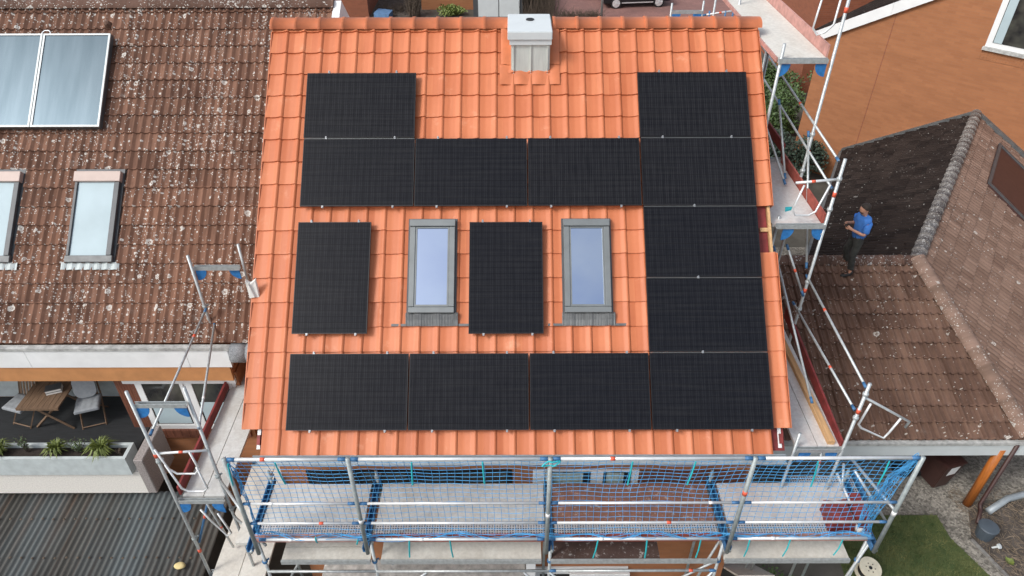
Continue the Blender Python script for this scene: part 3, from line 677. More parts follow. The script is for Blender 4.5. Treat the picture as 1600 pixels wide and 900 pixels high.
# corrugated veranda roof
cr = thing('veranda_roof', 'grimy dark corrugated roof below the white parapet at lower left', 'roof', (-5, 0, -3.5))
bm = BM(); n = 640; xa, xb = -8.4, -1.98; gr = []
for yy, zz in ((1.42, -3.24), (.86, -3.275), (.80, -3.285), (.12, -3.325), (.06, -3.335), (-1.6, -3.43)):
    gr.append([bm.verts.new((xa+(xb-xa)*i/n, yy, zz+.014*math.sin((xa+(xb-xa)*i/n)/.107*2*math.pi))) for i in range(n+1)])
for j in range(5):
    for i in range(n): bm.faces.new((gr[j+1][i], gr[j+1][i+1], gr[j][i+1], gr[j][i])).smooth = True
uvl = bm.loops.layers.uv.new('UVMap')
for f in bm.faces:
    for l in f.loops: l[uvl].uv = (l.vert.co.x, l.vert.co.y)
obj('corrugated_sheet', bm, 'corr', cr, uv=False)
bm = BM()
for yy, zz in ((.84, -3.255), (.10, -3.305)):
    for i in range(33): lathe(bm, (-8.3+i*.194, yy+random.uniform(-.01, .01), zz), (0, 0, 1), [(.02, 0), (.02, .008), (.008, .014)], 8)
s_ = obj('roof_screw', bm, 'twig', cr); s_['kind'] = 'stuff'
bm = BM(); box(bm, (-8.4, 1.2, -3.5), (-2.1, 1.26, -3.31)); box(bm, (-8.4, -1.5, -3.62), (-2.1, -1.42, -3.48)); obj('beam', bm, 'red_wood', cr)
for xx in (-8.2, -5.1, -2.2): bx('post', (xx-.05, -1.5, GZ), (xx+.05, -1.4, -3.62), 'red_wood', cr)
bm = BM(); bmesh.ops.create_icosphere(bm, subdivisions=2, radius=.09)
for v_ in bm.verts: v_.co = V((v_.co.x*1.1-2.40, v_.co.y*.75-.08, max(-.03, v_.co.z*.45)-3.26))+V((0, 0, .02*noise.noise(v_.co*20)))
tag(obj('foam_lump', bm, 'sponge', smooth=True), 'pale yellow lump of foam lying on the corrugated roof', 'foam')

# planter with plants
pt = thing('planter_box', 'long grey planter box along the terrace parapet', 'planter', (-6.5, 1.42, -2.53))
bm = BM()
box(bm, (-9.6, 1.24, -2.529), (-3.52, 1.30, -2.10)); box(bm, (-9.6, 1.55, -2.529), (-3.52, 1.61, -2.10)); box(bm, (-3.58, 1.3005, -2.529), (-3.52, 1.5495, -2.101)); box(bm, (-9.6, 1.3005, -2.529), (-3.585, 1.5495, -2.5))
obj('trough', bm, 'planter', pt)
bx('soil', (-9.6, 1.302, -2.499), (-3.59, 1.548, -2.17), 'soil', pt)
def tuft(x, y, z, h, n, spread, name, label, mat, wd=.012):
    bm = BM()
    for i in range(n):
        a = random.uniform(0, 6.28); l = h*random.uniform(.6, 1.1); s = random.uniform(.2, 1)*spread; d = V((math.cos(a), math.sin(a), 0)); q = V((-d.y, d.x, 0))*wd
        b0 = V((x, y, z))+d*random.uniform(0, .03); p1 = b0+d*s*.5+V((0, 0, l*.7)); p2 = b0+d*s+V((0, 0, l*(.85 if s < .6*spread else .45)))
        f = [bm.verts.new(c) for c in (b0-q, b0+q, p1+q, p1-q)]; bm.faces.new(f); e = bm.verts.new(p2); bm.faces.new((f[3], f[2], e))
    return tag(obj(name, bm, mat), label, 'plant', 'plants in the planter box')
def herb(x, y, z, h, n, sp, name, label, mat, leaf=.022):
    o_ = thing(name, label, 'plant', (x, y, z), 0, 'plants in the planter box'); st = BM(); lf = BM()
    for i in range(n):
        a = random.uniform(0, 6.28); tip = V((x+math.cos(a)*random.uniform(0, sp), y+math.sin(a)*random.uniform(0, sp)*.7, z+h*random.uniform(.6, 1))); b0 = V((x, y, z))+V((random.uniform(-.03, .03), random.uniform(-.03, .03), 0))
        tube(st, [b0, tip], .003, 4)
        for k in range(9):
            c = b0.lerp(tip, random.uniform(.25, 1.0)); d = V((random.uniform(-1, 1), random.uniform(-1, 1), random.uniform(-.2, .8))).normalized()*leaf*random.uniform(.8, 1.6); e = d.orthogonal().normalized()*leaf*.45
            lf.faces.new([lf.verts.new(q) for q in (c, c+d*.5+e, c+d, c+d*.5-e)])
    obj('stems', st, 'twig', o_); obj('foliage', lf, mat, o_)
tuft(-5.80, 1.43, -2.17, .30, 90, .26, 'grass_plant', 'spiky yellow green grass tuft at the left end of the planter', 'leaf_light')
herb(-5.35, 1.47, -2.17, .42, 26, .14, 'herb', 'tall thin pale green herb, second plant from the left in the planter', 'leaf_herb')
tuft(-4.80, 1.43, -2.17, .30, 110, .26, 'grass_plant', 'spiky yellow green grass tuft in the middle of the planter', 'leaf_light')
herb(-4.42, 1.46, -2.17, .32, 34, .20, 'herb', 'bushy pale green herb between two spiky grass tufts', 'leaf_herb')
tuft(-4.02, 1.43, -2.17, .34, 170, .32, 'grass_plant', 'largest spiky green grass tuft near the right end of the planter', 'leaf_light')
herb(-3.72, 1.42, -2.17, .12, 10, .12, 'withered_plant', 'low withered plant in the bare right end of the planter', 'twig')
# terrace furniture
TZ = -2.449
tb = thing('garden_table', 'weathered wooden garden table with crossed legs on the dark terrace', 'table', (-5.38, 2.55, TZ))
bm = BM()
for i in range(8): box(bm, (-5.76+i*.095, 2.13, -1.78), (-5.76+i*.095+.089, 3.02, -1.752))
obj('tabletop', bm, 'teak', tb)
bm = BM(); box(bm, (-5.76, 2.10, -1.80), (-4.995, 2.129, -1.75)); obj('edge_board', bm, 'teak', tb)
for yy in (2.28, 2.85):
    for sx in (-1, 1):
        bm = BM(); tube(bm, [(-5.38-sx*.36, yy+.02*sx, TZ), (-5.38+sx*.30, yy+.02*sx, -1.79)], .025, 4); obj('leg', bm, 'teak', tb)
bm = BM(); box(bm, (-.13, -.08, 0), (.13, .08, .09))
bk = obj('book_stack', bm, 'paper', local=True); bk.location = (-5.27, 2.55, -1.751); bk.rotation_euler = (0, 0, .35); tag(bk, 'stack of white edged books with dark covers on the garden table', 'books')
bm = BM(); box(bm, (-.135, -.085, .091), (.135, .085, .10)); box(bm, (-.135, -.085, .04), (.135, -.081, .05)); obj('cover', bm, 'frame_dark', bk, local=True)
def chair(loc, rz, label):
    c = thing('garden_chair', label, 'chair', loc, rz, 'folding garden chairs')
    def L(name, bm, mat): return obj(name, bm, mat, c, local=True)
    for sx in (-.2, .2):
        bm = BM(); tube(bm, [(sx, -.22, 0), (sx, .20, .50)], .016, 4); L('leg', bm, 'teak')
        bm = BM(); tube(bm, [(sx*.92, .26, 0), (sx*.92, -.10, .42)], .016, 4); L('leg', bm, 'teak')
        bm = BM(); tube(bm, [(sx, .14, .40), (sx, .34, .92)], .016, 4); L('back_post', bm, 'teak')
    bm = BM(); tube(bm, [(-.2, -.20, .03), (.2, -.20, .03)], .014, 4); L('stretcher', bm, 'teak')
    bm = BM()
    for i in range(6): box(bm, (-.2, -.22+i*.07, .405), (.2, -.165+i*.07, .42))
    L('seat', bm, 'teak')
    bm = BM(); d = V((0, .2, .52)).normalized(); e = V((0, -d.z, d.y))
    for i in range(5): obox(bm, V((0, .16, .46)), EU, d, e, (-.17+i*.072, -.125+i*.072), (0, .46), (-.006, .006))
    L('backrest', bm, 'teak')
    bm = BM(); box(bm, (-.21, -.24, .422), (.21, .16, .47)); bmesh.ops.subdivide_edges(bm, edges=list(bm.edges), cuts=12, use_grid_fill=True)
    for v_ in bm.verts:
        q = abs(math.sin((v_.co.x+.21)/.105*math.pi)*math.sin((v_.co.y+.24)/.10*math.pi)); v_.co.z += (.018*q**.5 if v_.co.z > .45 else 0)
    obj('seat_cushion', bm, 'cushion', c, local=True, smooth=True)
    return c, L, d, e
c, L, d, e = chair((-4.72, 2.50, TZ), .33, 'folding wooden chair with round topped grey cushion, right of the garden table')
bm = BM(); pts = [(math.copysign(abs(math.cos(a))**.6, math.cos(a))*.19, math.copysign(abs(math.sin(a))**.6, math.sin(a))*.22) for a in [2*math.pi*i/24 for i in range(24)]]
o0 = V((0, .20, .70)); prism(bm, [o0+EU*x+d*y+e*.01 for x, y in pts], e*.05); obj('back_cushion', bm, 'cushion', c, local=True)
chair((-5.98, 2.52, TZ), -.28, 'folding wooden chair with bare slatted back, left of the garden table')
bm = BM(); box(bm, (-4.38, 3.03, -1.72), (-4.28, 3.088, -1.60)); bevel(bm, .02, 2); tag(obj('wall_lamp', bm, 'cushion'), 'small grey wall lamp on the loggia back wall beside the right chair', 'lamp')

# ================================================================== RIGHT SIDE: lower hipped roof
rh = thing('garage_roof_building', 'low building on the right with brown hipped tile roof where the man stands', 'building', (11, 5, GZ))
fn = V((0, -.39809, .91735)); fv = V((0, .91735, .39809))
eave = V((0, 2.33, -2.89))
J = V((12.14, 6.02, -1.30)); E_ = V((17.66, 14.0, -1.30))
dn = V((-.47248, .32683, .81850)); rn = V((.39707, -.27467, .87572))
hipdir = fn.cross(rn).normalized(); hipdir = hipdir if hipdir.z < 0 else -hipdir
bm = BM(); tile_slope(bm, eave, EU, fv, fn, 7.2, 24, .30, -.03, 12, .34, lambda q: 1.5*double_roll(q)-.035*(abs((q*2) % 1-.52) < .05), .04, 20, None, .004, .004)
hp = hipdir.cross(V((0, 0, 1))).normalized(); hp = hp if hp.x > 0 else -hp
clip(bm, J, hp); clip(bm, (0, 6.0, 0), (0, 1, 0))
obj('front_roof', bm, 'brown_tile_r', rh, uv=False)
# east face
ru = V((.567, .8237, 0)).normalized(); rdn = ru.cross(V((0, 0, 1))).normalized(); rv = -(rdn - rn*rdn.dot(rn)).normalized()     # up-slope
if rv.z < 0: rv = -rv
uu = ru
o_ = J-rv*0
bm = BM(); tile_slope(bm, J, uu if uu.cross(rv).dot(rn) > 0 else -uu, rv, rn, -9.9, 66, .30, -10*.34, 10, .34, small_roll, .032, 16, None, .004, .004)
clip(bm, J, -hp); 
WN = V((.7, .714, 0)).normalized(); WD = WN.dot(V((17.66, 14.0, 0)))
clip(bm, WN*(WD-.02), WN)
rp = WN.cross(V((0, 0, 1)))
obj('east_roof', bm, 'brown_tile_e', rh, uv=False)
# dark north-west face
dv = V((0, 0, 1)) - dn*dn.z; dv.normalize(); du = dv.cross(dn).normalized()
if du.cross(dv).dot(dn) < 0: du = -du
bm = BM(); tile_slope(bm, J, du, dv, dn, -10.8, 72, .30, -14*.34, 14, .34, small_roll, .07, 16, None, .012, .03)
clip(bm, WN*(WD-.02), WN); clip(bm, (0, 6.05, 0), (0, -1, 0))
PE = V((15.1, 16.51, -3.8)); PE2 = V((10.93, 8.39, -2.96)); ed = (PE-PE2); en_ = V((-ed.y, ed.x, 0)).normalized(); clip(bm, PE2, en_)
obj('dark_roof', bm, 'dark_tile', rh, uv=False, label='dark brown tiled slope behind the man')
bm = BM(); ridge_row(bm, (7.2, 6.03, -1.29), (12.2, 6.03, -1.29), .15, .40, .9, collar=True); obj('ridge_tiles', bm, 'lichen_ridge', rh, uv=False)
bm = BM(); ridge_row(bm, J+V((0, 0, .09)), V((0, 0, .10))+J+hipdir*((2.34-6.02)/hipdir.y), .18, .38, .8, collar=True); obj('ridge_tiles', bm, 'lichen_hip', rh, uv=False)
bm = BM(); ridge_row(bm, J+V((0, 0, .04)), E_+V((0, 0, .04)), .15, .36, .9, collar=True); obj('ridge_tiles', bm, 'lichen_heavy', rh, uv=False, label='ridge tiles crusted with white lichen')
bm = BM()     # flashing against the brick wall
Pw, Qw = V((15.1, 16.51, -3.74)), V((18.94, 12.75, -2.43)); 
for a, b in ((Pw, E_+V((0, 0, .05))), (E_+V((0, 0, .05)), V((20.8, 10.925, -3.64)))):
    q = -WN*.13; prism(bm, [a, b, b+q+V((0, 0, -.0)), a+q], (0, 0, .12))
obj('wall_flashing', bm, 'lead', rh)
bm = BM(); tube(bm, [PE+V((0, 0, -.02)), PE2+V((0, 0, -.02)), PE2+(PE2-PE).normalized()*3+V((0, 0, -.02))], .09, 8); obj('gutter', bm, 'lead', rh)
bm = BM(); box(bm, (7.3, 2.22, -2.97), (15.6, 2.32, -2.90)); obj('gutter', bm, 'concrete', rh)
bm = BM(); box(bm, (7.3, 2.24, -3.27), (14.3, 2.30, -2.972)); prism(bm, [(14.303, 2.24, -3.27), (14.303, 2.24, -2.972), (18, 5.6, -2.972), (18, 5.6, -3.27)], (.05, -.04, 0)); obj('fascia', bm, 'pale_fascia', rh)
bm = BM(); box(bm, (7.3, 6.2, GZ), (12.4, 7.0, -3.4)); obj('wall', bm, 'brick', rh)
bm = BM(); box(bm, (7.3, 2.31, -3.12), (14.2, 6.1, -3.06)); obj('soffit', bm, 'red_wood', rh)
bm = BM(); tube(bm, [(12.74, 2.30, GZ), (12.74, 2.30, -3.13)], .085, 14); obj('post', bm, 'orange_post', rh, smooth=True)
bm = BM(); tube(bm, [(12.93, 2.22, -2.95), (12.93, 2.22, -4.78), (12.90, 2.10, -4.85), (12.70, 1.82, -4.87)], .04, 10); obj('downpipe', bm, 'bin_brown', rh, smooth=True)
# roof window lying in the east face
RWN = [V(p) for p in ((17.75, 12.71, -1.74), (16.13, 10.31, -1.76), (16.94, 9.34, -2.44), (18.56, 11.74, -2.42))]
bm = BM(); prism(bm, [p+rn*.0 for p in RWN], rn*.10); rwo = obj('roof_window', bm, 'bin_brown', rh)
bm = BM()
for i in range(4):
    a, b = RWN[i]+rn*.1005, RWN[(i+1) % 4]+rn*.1005; d_ = (b-a).normalized(); q = rn.cross(d_)*.08
    prism(bm, [a, b, b+q, a+q], rn*.04)
obj('frame', bm, 'frame_dark', rwo)
bm = BM(); c0 = sum(RWN, V())/4; prism(bm, [c0+(p-c0)*.86+rn*.1005 for p in RWN], rn*.012); obj('pane', bm, 'toe_pane', rwo) if 'toe_pane' in MT else obj('pane', bm, 'bin_brown', rwo)
bm = BM(); lathe(bm, eave+EU*10.95+fv*2.75+fn*.03, fn, [(.06, 0), (.05, .05), (.02, .08)], 10); tag(obj('roof_vent', bm, 'brown_tile_r'), 'small vent tile on the brown roof below the standing man', 'vent')

# ================================================================== BIG BRICK HOUSE
bh = thing('brick_house', 'large orange brick house with white gable verge at upper right', 'house', (17, 16, GZ))
wu = V((.714, -.7, 0)).normalized()                    # along the wall, to the right
W0 = V((13.86, 17.72, 0))
bm = BM(); L_ = 14.0; rise = 1.81/2.977; apx = 6.6
pts = [W0+V((0, 0, GZ)), W0+wu*L_+V((0, 0, GZ)), W0+wu*L_+V((0, 0, -.13+(2*apx-L_)*rise)), W0+wu*apx+V((0, 0, -.13+apx*rise)), W0+V((0, 0, -.13))]
prism(bm, pts, WN*9); obj('wall', bm, 'brick', bh)
bm = BM()
for a, b in ((-.25, 2.0), (2.006, 6.6)):
    z = lambda s: -.13+s*rise
    prism(bm, [W0+wu*a+V((0, 0, z(a)-.02))-WN*.12, W0+wu*b+V((0, 0, z(b)-.02))-WN*.12, W0+wu*b+V((0, 0, z(b)+.36))-WN*.12, W0+wu*a+V((0, 0, z(a)+.36))-WN*.12], WN*.115)
obj('verge_board', bm, 'white', bh)
rv2 = (wu+V((0, 0, rise))).normalized(); rn2 = WN.cross(rv2); rn2 = rn2 if rn2.z > 0 else -rn2
bm = BM(); tile_slope(bm, W0+V((0, 0, .22))-wu*.3-V((0, 0, .3*rise)), -WN if (-WN).cross(rv2).dot(rn2) > 0 else WN, rv2, rn2, -9.0, 30, .30, 0, 24, .34, small_roll, .025, 6, None, .004)
obj('roof', bm, 'dark_tile', bh, uv=False)
bm = BM(); s1 = 2.12; prism(bm, [W0+wu*s1-WN*.004+V((0, 0, GZ)), W0+wu*(s1+.025)-WN*.004+V((0, 0, GZ)), W0+wu*(s1+.025)-WN*.004+V((0, 0, 1.12)), W0+wu*s1-WN*.004+V((0, 0, 1.12))], WN*.002); obj('expansion_joint', bm, 'brick_dark', bh)
# window: left edge at s=4.87.. sill z .65
sw = (V((17.32, 14.34, 0))-V((W0.x, W0.y, 0))).dot(wu)
def wbox(a, b, z0, z1, n0, n1):
    bm = BM(); prism(bm, [W0+wu*a+V((0, 0, z0))+WN*n0, W0+wu*b+V((0, 0, z0))+WN*n0, W0+wu*b+V((0, 0, z1))+WN*n0, W0+wu*a+V((0, 0, z1))+WN*n0], WN*(n1-n0)); return bm
win = obj('window', wbox(sw, sw+2.2, .72, 2.5, -.03, -.003), 'white', bh)
obj('pane', wbox(sw+.16, sw+2.0, .86, 2.4, -.04, -.031), 'glass', win)
obj('curtain', wbox(sw+.18, sw+.40, .87, 2.39, -.05, -.041), 'blind', win)
obj('sill', wbox(sw-.04, sw+2.24, .62, .715, -.10, -.003), 'concrete', win)
bm = BM()
for i in range(26): 
    b_ = wbox(sw-.1+i*.088, sw-.1+i*.088+.08, .33, .60, -.012, -.003); me = bpy.data.meshes.new('tmp'); b_.to_mesh(me); b_.free(); bm.from_mesh(me); bpy.data.meshes.remove(me)
obj('brick_sill', bm, 'brick', win)
bm = BM(); box(bm, (16.45, 24.9, GZ), (21, 32, 4.0)); tag(obj('brick_wing', bm, 'brick_dark'), 'dark red brick building wing seen behind the upper scaffold deck', 'building')

# ================================================================== SCAFFOLDING
def frame_bracket(p, sx, parent, s=.17):
    """blue quarter-disc corner bracket under a transom; p = corner, sx = +1 fans to +x"""
    bm = BM(); pts = [V(p)]+[V(p)+V((sx*s*math.cos(a), 0, -s*1.15*math.sin(a))) for a in [i*math.pi/2/7 for i in range(8)]]
    prism(bm, [q+V((0, -.008, 0)) for q in pts], (0, .016, 0)); return obj('corner_bracket', bm, 'bracket_blue', parent)
def coupler(p, parent, mat='galv_dark', r=.042, h=.05, axis=(0, 0, 1)):
    bm = BM(); a = V(axis).normalized(); lathe(bm, V(p)-a*h/2, a, [(r*.8, 0), (r, .01), (r, h-.01), (r*.8, h)], 10)
    q = a.orthogonal().normalized(); tube(bm, [V(p)+q*r*.7, V(p)+q*r*1.7], .016, 6); return obj('coupler', bm, mat, parent)
def standard(parent, x, y, z0, z1, mat='galv', r=.0245, band=None, dx=0, dy=0):
    o = tub('standard', [(x, y, z0), (x+dx, y+dy, z1)], r, mat, parent, 12)
    if band is not None:
        for bz, bm_ in band:
            f = (bz-z0)/(z1-z0); q = V((x+dx*f, y+dy*f, bz)); tub('marker_band', [q-V((0, 0, .04)), q+V((0, 0, .04))], r+.003, bm_, o, 12)
    return o
def rail(parent, a, b, mat='alu', r=.019, band=None, ends=True, name='guard_rail'):
    a, b = V(a), V(b); o = tub(name, [a, b], r, mat, parent, 10); d = (b-a); L_ = d.length; d.normalize()
    if ends:
        for q, s in ((a, 1), (b, -1)): tub('wedge_end', [q, q+d*s*.10], r+.003, 'blue', o, 8)
    if band:
        for f, mt in band: q = a.lerp(b, f); tub('marker_band', [q-d*.03, q+d*.03], r+.002, mt, o, 10)
    return o
def deck(parent, x0, x1, y0, y1, z, mat, n=2, along='x', edge='alu'):
    bm = BM(); g = .012
    if along == 'x':
        w_ = (y1-y0)/n
        for i in range(n): box(bm, (x0, y0+i*w_+g/2, z-.05), (x1, y0+(i+1)*w_-g/2, z))
    else:
        w_ = (x1-x0)/n
        for i in range(n): box(bm, (x0+i*w_+g/2, y0, z-.05), (x0+(i+1)*w_-g/2, y1, z))
    return obj('deck', bm, mat, parent)
def transom(parent, x0, x1, y, z, mat='galv'):
    bm = BM(); box(bm, (x0, y-.03, z-.06), (x1, y+.03, z-.045)); box(bm, (x0, y-.03, z-.0445), (x1, y-.022, z+.012)); box(bm, (x0, y+.022, z-.0445), (x1, y+.03, z+.012)); return obj('transom', bm, mat, parent)
def end_guard(parent, pts, r=.016, mat='alu'):
    return tub('end_guard', pts, r, mat, parent, 8)

# --- front scaffold
fs = thing('front_scaffold', 'long netted scaffold across the front eave with plank decks', 'scaffold', (4, -.4, GZ))
NX = [-.43, 1.14, 3.71, 6.31, 8.43]; NY = -.97
for i, xx in enumerate(NX):
    bnd = {2: [(-.62, 'white_mark')], 1: [(-.75, 'white_mark')], 3: [(-.15, 'red_mark')], 4: [(-.6, 'white_mark')]}.get(i)
    standard(fs, xx, NY, -1.52, .56, 'timber_pole' if i == 3 and 'timber_pole' in MT else 'galv_dark', .030, bnd)
for i in range(4):
    for z, rr, bd in ((.53, .024, [(.3, 'red_mark')] if i in (0, 2) else None), (-.38, .019, [(.25, 'white_mark')] if i == 0 else ([(.85, 'white_mark')] if i == 2 else None)), (-.82, .019, [(.65, 'red_mark')] if i in (0, 2) else None)):
        rail(fs, (NX[i]+.03, NY+.015, z), (NX[i+1]-.03, NY+.015, z), 'alu', rr, bd)
    rail(fs, (NX[i]+.03, NY+.08, -1.30), (NX[i+1]-.03, NY+.08, -1.30), 'alu', .024, [(.3, 'white_mark')])
DZ = -1.45
DX = [(-.50, 1.02, 'deck_grey', 'deck_white'), (1.20, 3.70, 'deck_grey', 'deck_grey'), (3.84, 6.24, 'deck_brown2', 'deck_brown'), (6.42, 8.40, 'deck_white', 'deck_white')]
for x0, x1, m1, m2 in DX:
    deck(fs, x0, x1, -.50, .20, DZ, m1, 2)
    bm = BM(); box(bm, (x0, -.77, DZ-.05), (x1, -.515, DZ)); obj('perforated_deck', bm, 'perf', fs)
for x0, x1, mt in ((-.50, 1.02, 'toe_pink'), (1.20, 3.70, 'toe_rust'), (3.84, 6.24, 'toe_rust'), (6.42, 8.40, 'toe_pink')):
    bx('toe_board', (x0, -.815, DZ-.03), (x1, -.785, DZ+.13), mt, fs)
for xx in (-.56, 1.11, 3.77, 6.33, 8.44):
    bm = BM(); box(bm, (xx-.045, -.95, DZ-.07), (xx+.045, .30, DZ-.055)); box(bm, (xx-.045, -.95, DZ-.0545), (xx-.03, .30, DZ+.03)); box(bm, (xx+.03, -.95, DZ-.0545), (xx+.045, .30, DZ+.03)); obj('transom', bm, 'blue', fs)
    standard(fs, xx, .24, -4.9, -1.20, 'galv_dark'); standard(fs, xx+.02, -.72, -4.9, -1.54, 'galv')
    coupler((xx+.02, -.72, -2.12), fs, 'blue'); coupler((xx, .24, -1.33), fs)
    tub('net_post_foot', [(xx+.02, -.72, -1.56), (xx+.02, NY, -1.50)], .024, 'galv_dark', fs)
deck(fs, -.80, -.60, -.85, .45, DZ+.01, 'deck_beige', 1, 'y')
# lower front deck
Z2 = -2.02
for x0, x1, mt, n_ in ((-.26, 1.08, 'deck_beige', 3), (1.24, 3.66, 'deck_beige', 1), (3.80, 5.45, 'deck_brown', 1), (6.42, 8.30, 'deck_beige', 1)):
    deck(fs, x0, x1, -.76, -.10, Z2, mt, n_)
    bx('deck_edge', (x0, -.80, Z2-.06), (x1 if x1 != 5.45 else 6.3, -.765, Z2+.02), 'galv', fs)
for i in range(4):
    xa, xb = (-.54, 1.13, 3.79, 6.35, 8.46)[i:i+2]
    if i != 3: rail(fs, (xa, -.74, -2.36), (xb, -.74, -2.36), 'galv', .022, [(.85, 'red_mark')] if i == 2 else None, i == 2, 'ledger')
# lattice girder and diagonal braces at the lower right
for a, b in (((5.2, -.4, -3.9), (6.35, -.72, -2.1)), ((5.9, -.7, -3.6), (6.33, -.72, -2.4)), ((6.05, -.4, -4.2), (6.5, -.3, -2.2)), ((8.2, -.7, -4.9), (8.5, -.75, -1.55)), ((7.35, .3, -4.9), (7.45, .24, -2.0)), ((-.56, -.2, -3.5), (-.0, -.7, -2.1)), ((1.2, -.72, -3.2), (1.9, -.74, -2.4)), ((3.8, -.74, -2.4), (4.3, -.74, -3.2)), ((3.8, -.72, -3.1), (3.4, -.74, -2.4))):
    rail(fs, a, b, 'galv', .021, None, False, 'brace')
# inclined plank below the right bay
bm = BM(); prism(bm, [(7.10, .75, -4.6), (7.72, .75, -4.6), (7.55, -.35, -3.2), (6.95, -.35, -3.2)], (0, 0, .05)); tag(obj('plank', bm, 'deck_beige'), 'pale plank leaning below the right bay of the front scaffold', 'plank')

# --- left scaffold tower
ls = thing('left_scaffold', 'scaffold tower at the left gable with grey deck and dark red toe board', 'scaffold', (-1.55, 1.2, GZ))
X0, X1 = -1.90, -1.19
standard(ls, X0, -.14, -4.9, .93, 'galv', .0245, [(-.36, 'red_mark'), (-2.72, 'red_mark')]); standard(ls, X1, -.02, -4.9, .88, 'galv', .0245)
standard(ls, X0, 2.43, -1.2, 1.36, 'galv', .0245, None); standard(ls, X1+.03, 2.66, .25, 1.42, 'galv')
transom(ls, X0, X1, -.10, .66); transom(ls, X0, X1+.03, 2.50, 1.10); transom(ls, X0-.0, X1, -.12, -1.42); transom(ls, X0, X1, -.10, -3.40)
for p, s in (((X0+.02, -.12, .60), 1), ((X1-.02, -.10, .60), -1), ((X0+.02, 2.48, 1.04), 1), ((X1, 2.52, 1.04), -1), ((X0+.02, -.14, -1.5), 1), ((X1-.02, -.14, -1.5), -1)): frame_bracket(p, s, ls)
deck(ls, X0+.06, X1-.0, -.06, 2.95, -1.40, 'deck_grey', 2, 'y'); deck(ls, X0+.06, X1+.25, -.75, 2.2, -3.36, 'deck_beige', 2, 'y')
bm = BM(); box(bm, (X0+.01, -.04, -1.40), (X0+.045, 3.0, -1.22)); obj('toe_board', bm, 'toe_red', ls)
# diagonal guard rails of the side bay
rail(ls, (X0+.02, -.1, .02), (X0+.02, 2.43, .30), 'galv', .019, [(.75, 'red_mark')]); rail(ls, (X1+.00, -.05, .10), (X0+.05, 2.50, -.05), 'galv', .019, [(.25, 'white_mark')])
rail(ls, (X0, -.14, -.32), (X1, -.06, -.35), 'alu', .019, [(.5, 'red_mark')], False)
end_guard(ls, [(X0+.03, -.15, -.22), (X0+.12, -.17, -.62), (X0+.22, -.18, -.72), (X1-.22, -.18, -.72), (X1-.15, -.17, -.62), (X1-.20, -.15, -.28)])
end_guard(ls, [(X0+.18, -.28, -.40), (X0+.28, -.30, -.90), (X0+.36, -.30, -.97), (X1-.12, -.30, -.97), (X1-.05, -.30, -.90), (X1-.10, -.28, -.45)])
end_guard(ls, [(X0+.35, -.2, -1.55), (X0+.45, -.22, -1.80), (X1-.10, -.22, -2.20), (X1-.02, -.22, -2.12), (X1-.12, -.2, -1.65)])
for a, b, mt in (((X0+.28, .3, -3.3), (X0+.42, -.1, -1.55), 'galv'), ((X0+.03, -.1, -2.55), (X0+.35, .2, -1.6), 'blue')): rail(ls, a, b, mt, .019, [(.5, 'red_mark')], False, 'brace')
for p in ((X0, -.13, -.50), (X1, -.04, -.95), (X0, 2.44, .33), (X1+.02, -.04, -1.75), (X0, -.13, -2.4), (X1, -.03, -2.6)): coupler(p, ls)
rail(ls, (X1+.02, -.05, -1.05), (NX[0], NY, -.60), 'galv', .022, None, False, 'brace'); rail(ls, (X1+.02, -.05, -1.95), (NX[0]+.02, NY+.2, -1.62), 'galv', .022, None, False, 'brace')
rail(ls, (X0, -.12, -3.48), (-.56, -.72, -3.35), 'blue', .02, None, False, 'ledger')

# --- right gable scaffold
rs = thing('right_scaffold', 'stepped scaffold along the right gable with three decks at rising heights', 'scaffold', (7.8, 2.5, GZ))
Q0, Q1 = 7.42, 8.10
standard(rs, Q1, .08, -4.9, .82, 'galv', .0245, [(.28, 'red_mark')]); standard(rs, Q0-.02, .10, -4.9, -.20, 'galv')
standard(rs, Q1, 2.55, -4.9, 2.95, 'galv', .0245, [(2.36, 'red_mark'), (.55, 'red_mark')]); standard(rs, Q0+.02, 2.75, -4.9, 1.86, 'galv', .0245)
standard(rs, Q1, 3.82, -4.9, 5.25, 'galv', .0245, [(4.70, 'red_mark')]); standard(rs, 7.31, 3.80, 1.5, 4.22, 'galv')
standard(rs, Q1, 6.7, -4.9, 5.2, 'galv'); standard(rs, Q0, 6.7, -4.9, 4.9, 'galv'); standard(rs, Q0+.22, 5.3, -4.9, 3.9, 'galv')
deck(rs, Q0, Q1-.02, .12, 2.9, -.52, 'deck_white', 2, 'y'); deck(rs, Q0-.14, Q1-.04, 2.58, 4.68, 1.82, 'deck_white', 1, 'y'); deck(rs, 7.27, 8.0, 3.83, 7.6, 4.0, 'deck_beige', 1, 'y')
transom(rs, Q0, Q1, .09, -.52); transom(rs, Q0-.08, Q1, 2.54, 1.83); transom(rs, 7.27, Q1-.08, 3.79, 3.99)
transom(rs, Q0-.1, Q1+.05, 4.72, 1.87)
for p, s in (((Q0+.04, 2.54, 1.75), 1), ((Q1-.02, 2.54, 1.75), -1), ((7.30, 3.80, 3.91), 1), ((Q1-.08, 3.80, 3.91), -1), ((Q0+.06, .08, -.60), 1), ((Q1-.06, .08, -.60), -1)): frame_bracket(p, s, rs)
bm = BM(); prism(bm, [(Q1-.03, .12, -.40), (Q1-.03, 2.95, -.12), (Q1-.03, 2.95, -.34), (Q1-.03, .12, -.56)], (.03, 0, 0)); obj('toe_board', bm, 'toe_red', rs)
bm = BM(); box(bm, (Q1-.035, 2.60, 1.80), (Q1-.005, 4.75, 1.99)); obj('toe_board', bm, 'toe_rust', rs)
bm = BM(); box(bm, (Q1-.03, 4.76, 1.95), (Q1, 6.3, 2.13)); obj('toe_board', bm, 'toe_red', rs)
bm = BM(); box(bm, (8.001, 3.86, 3.98), (8.03, 7.6, 4.18)); obj('toe_board', bm, 'toe_pink', rs)
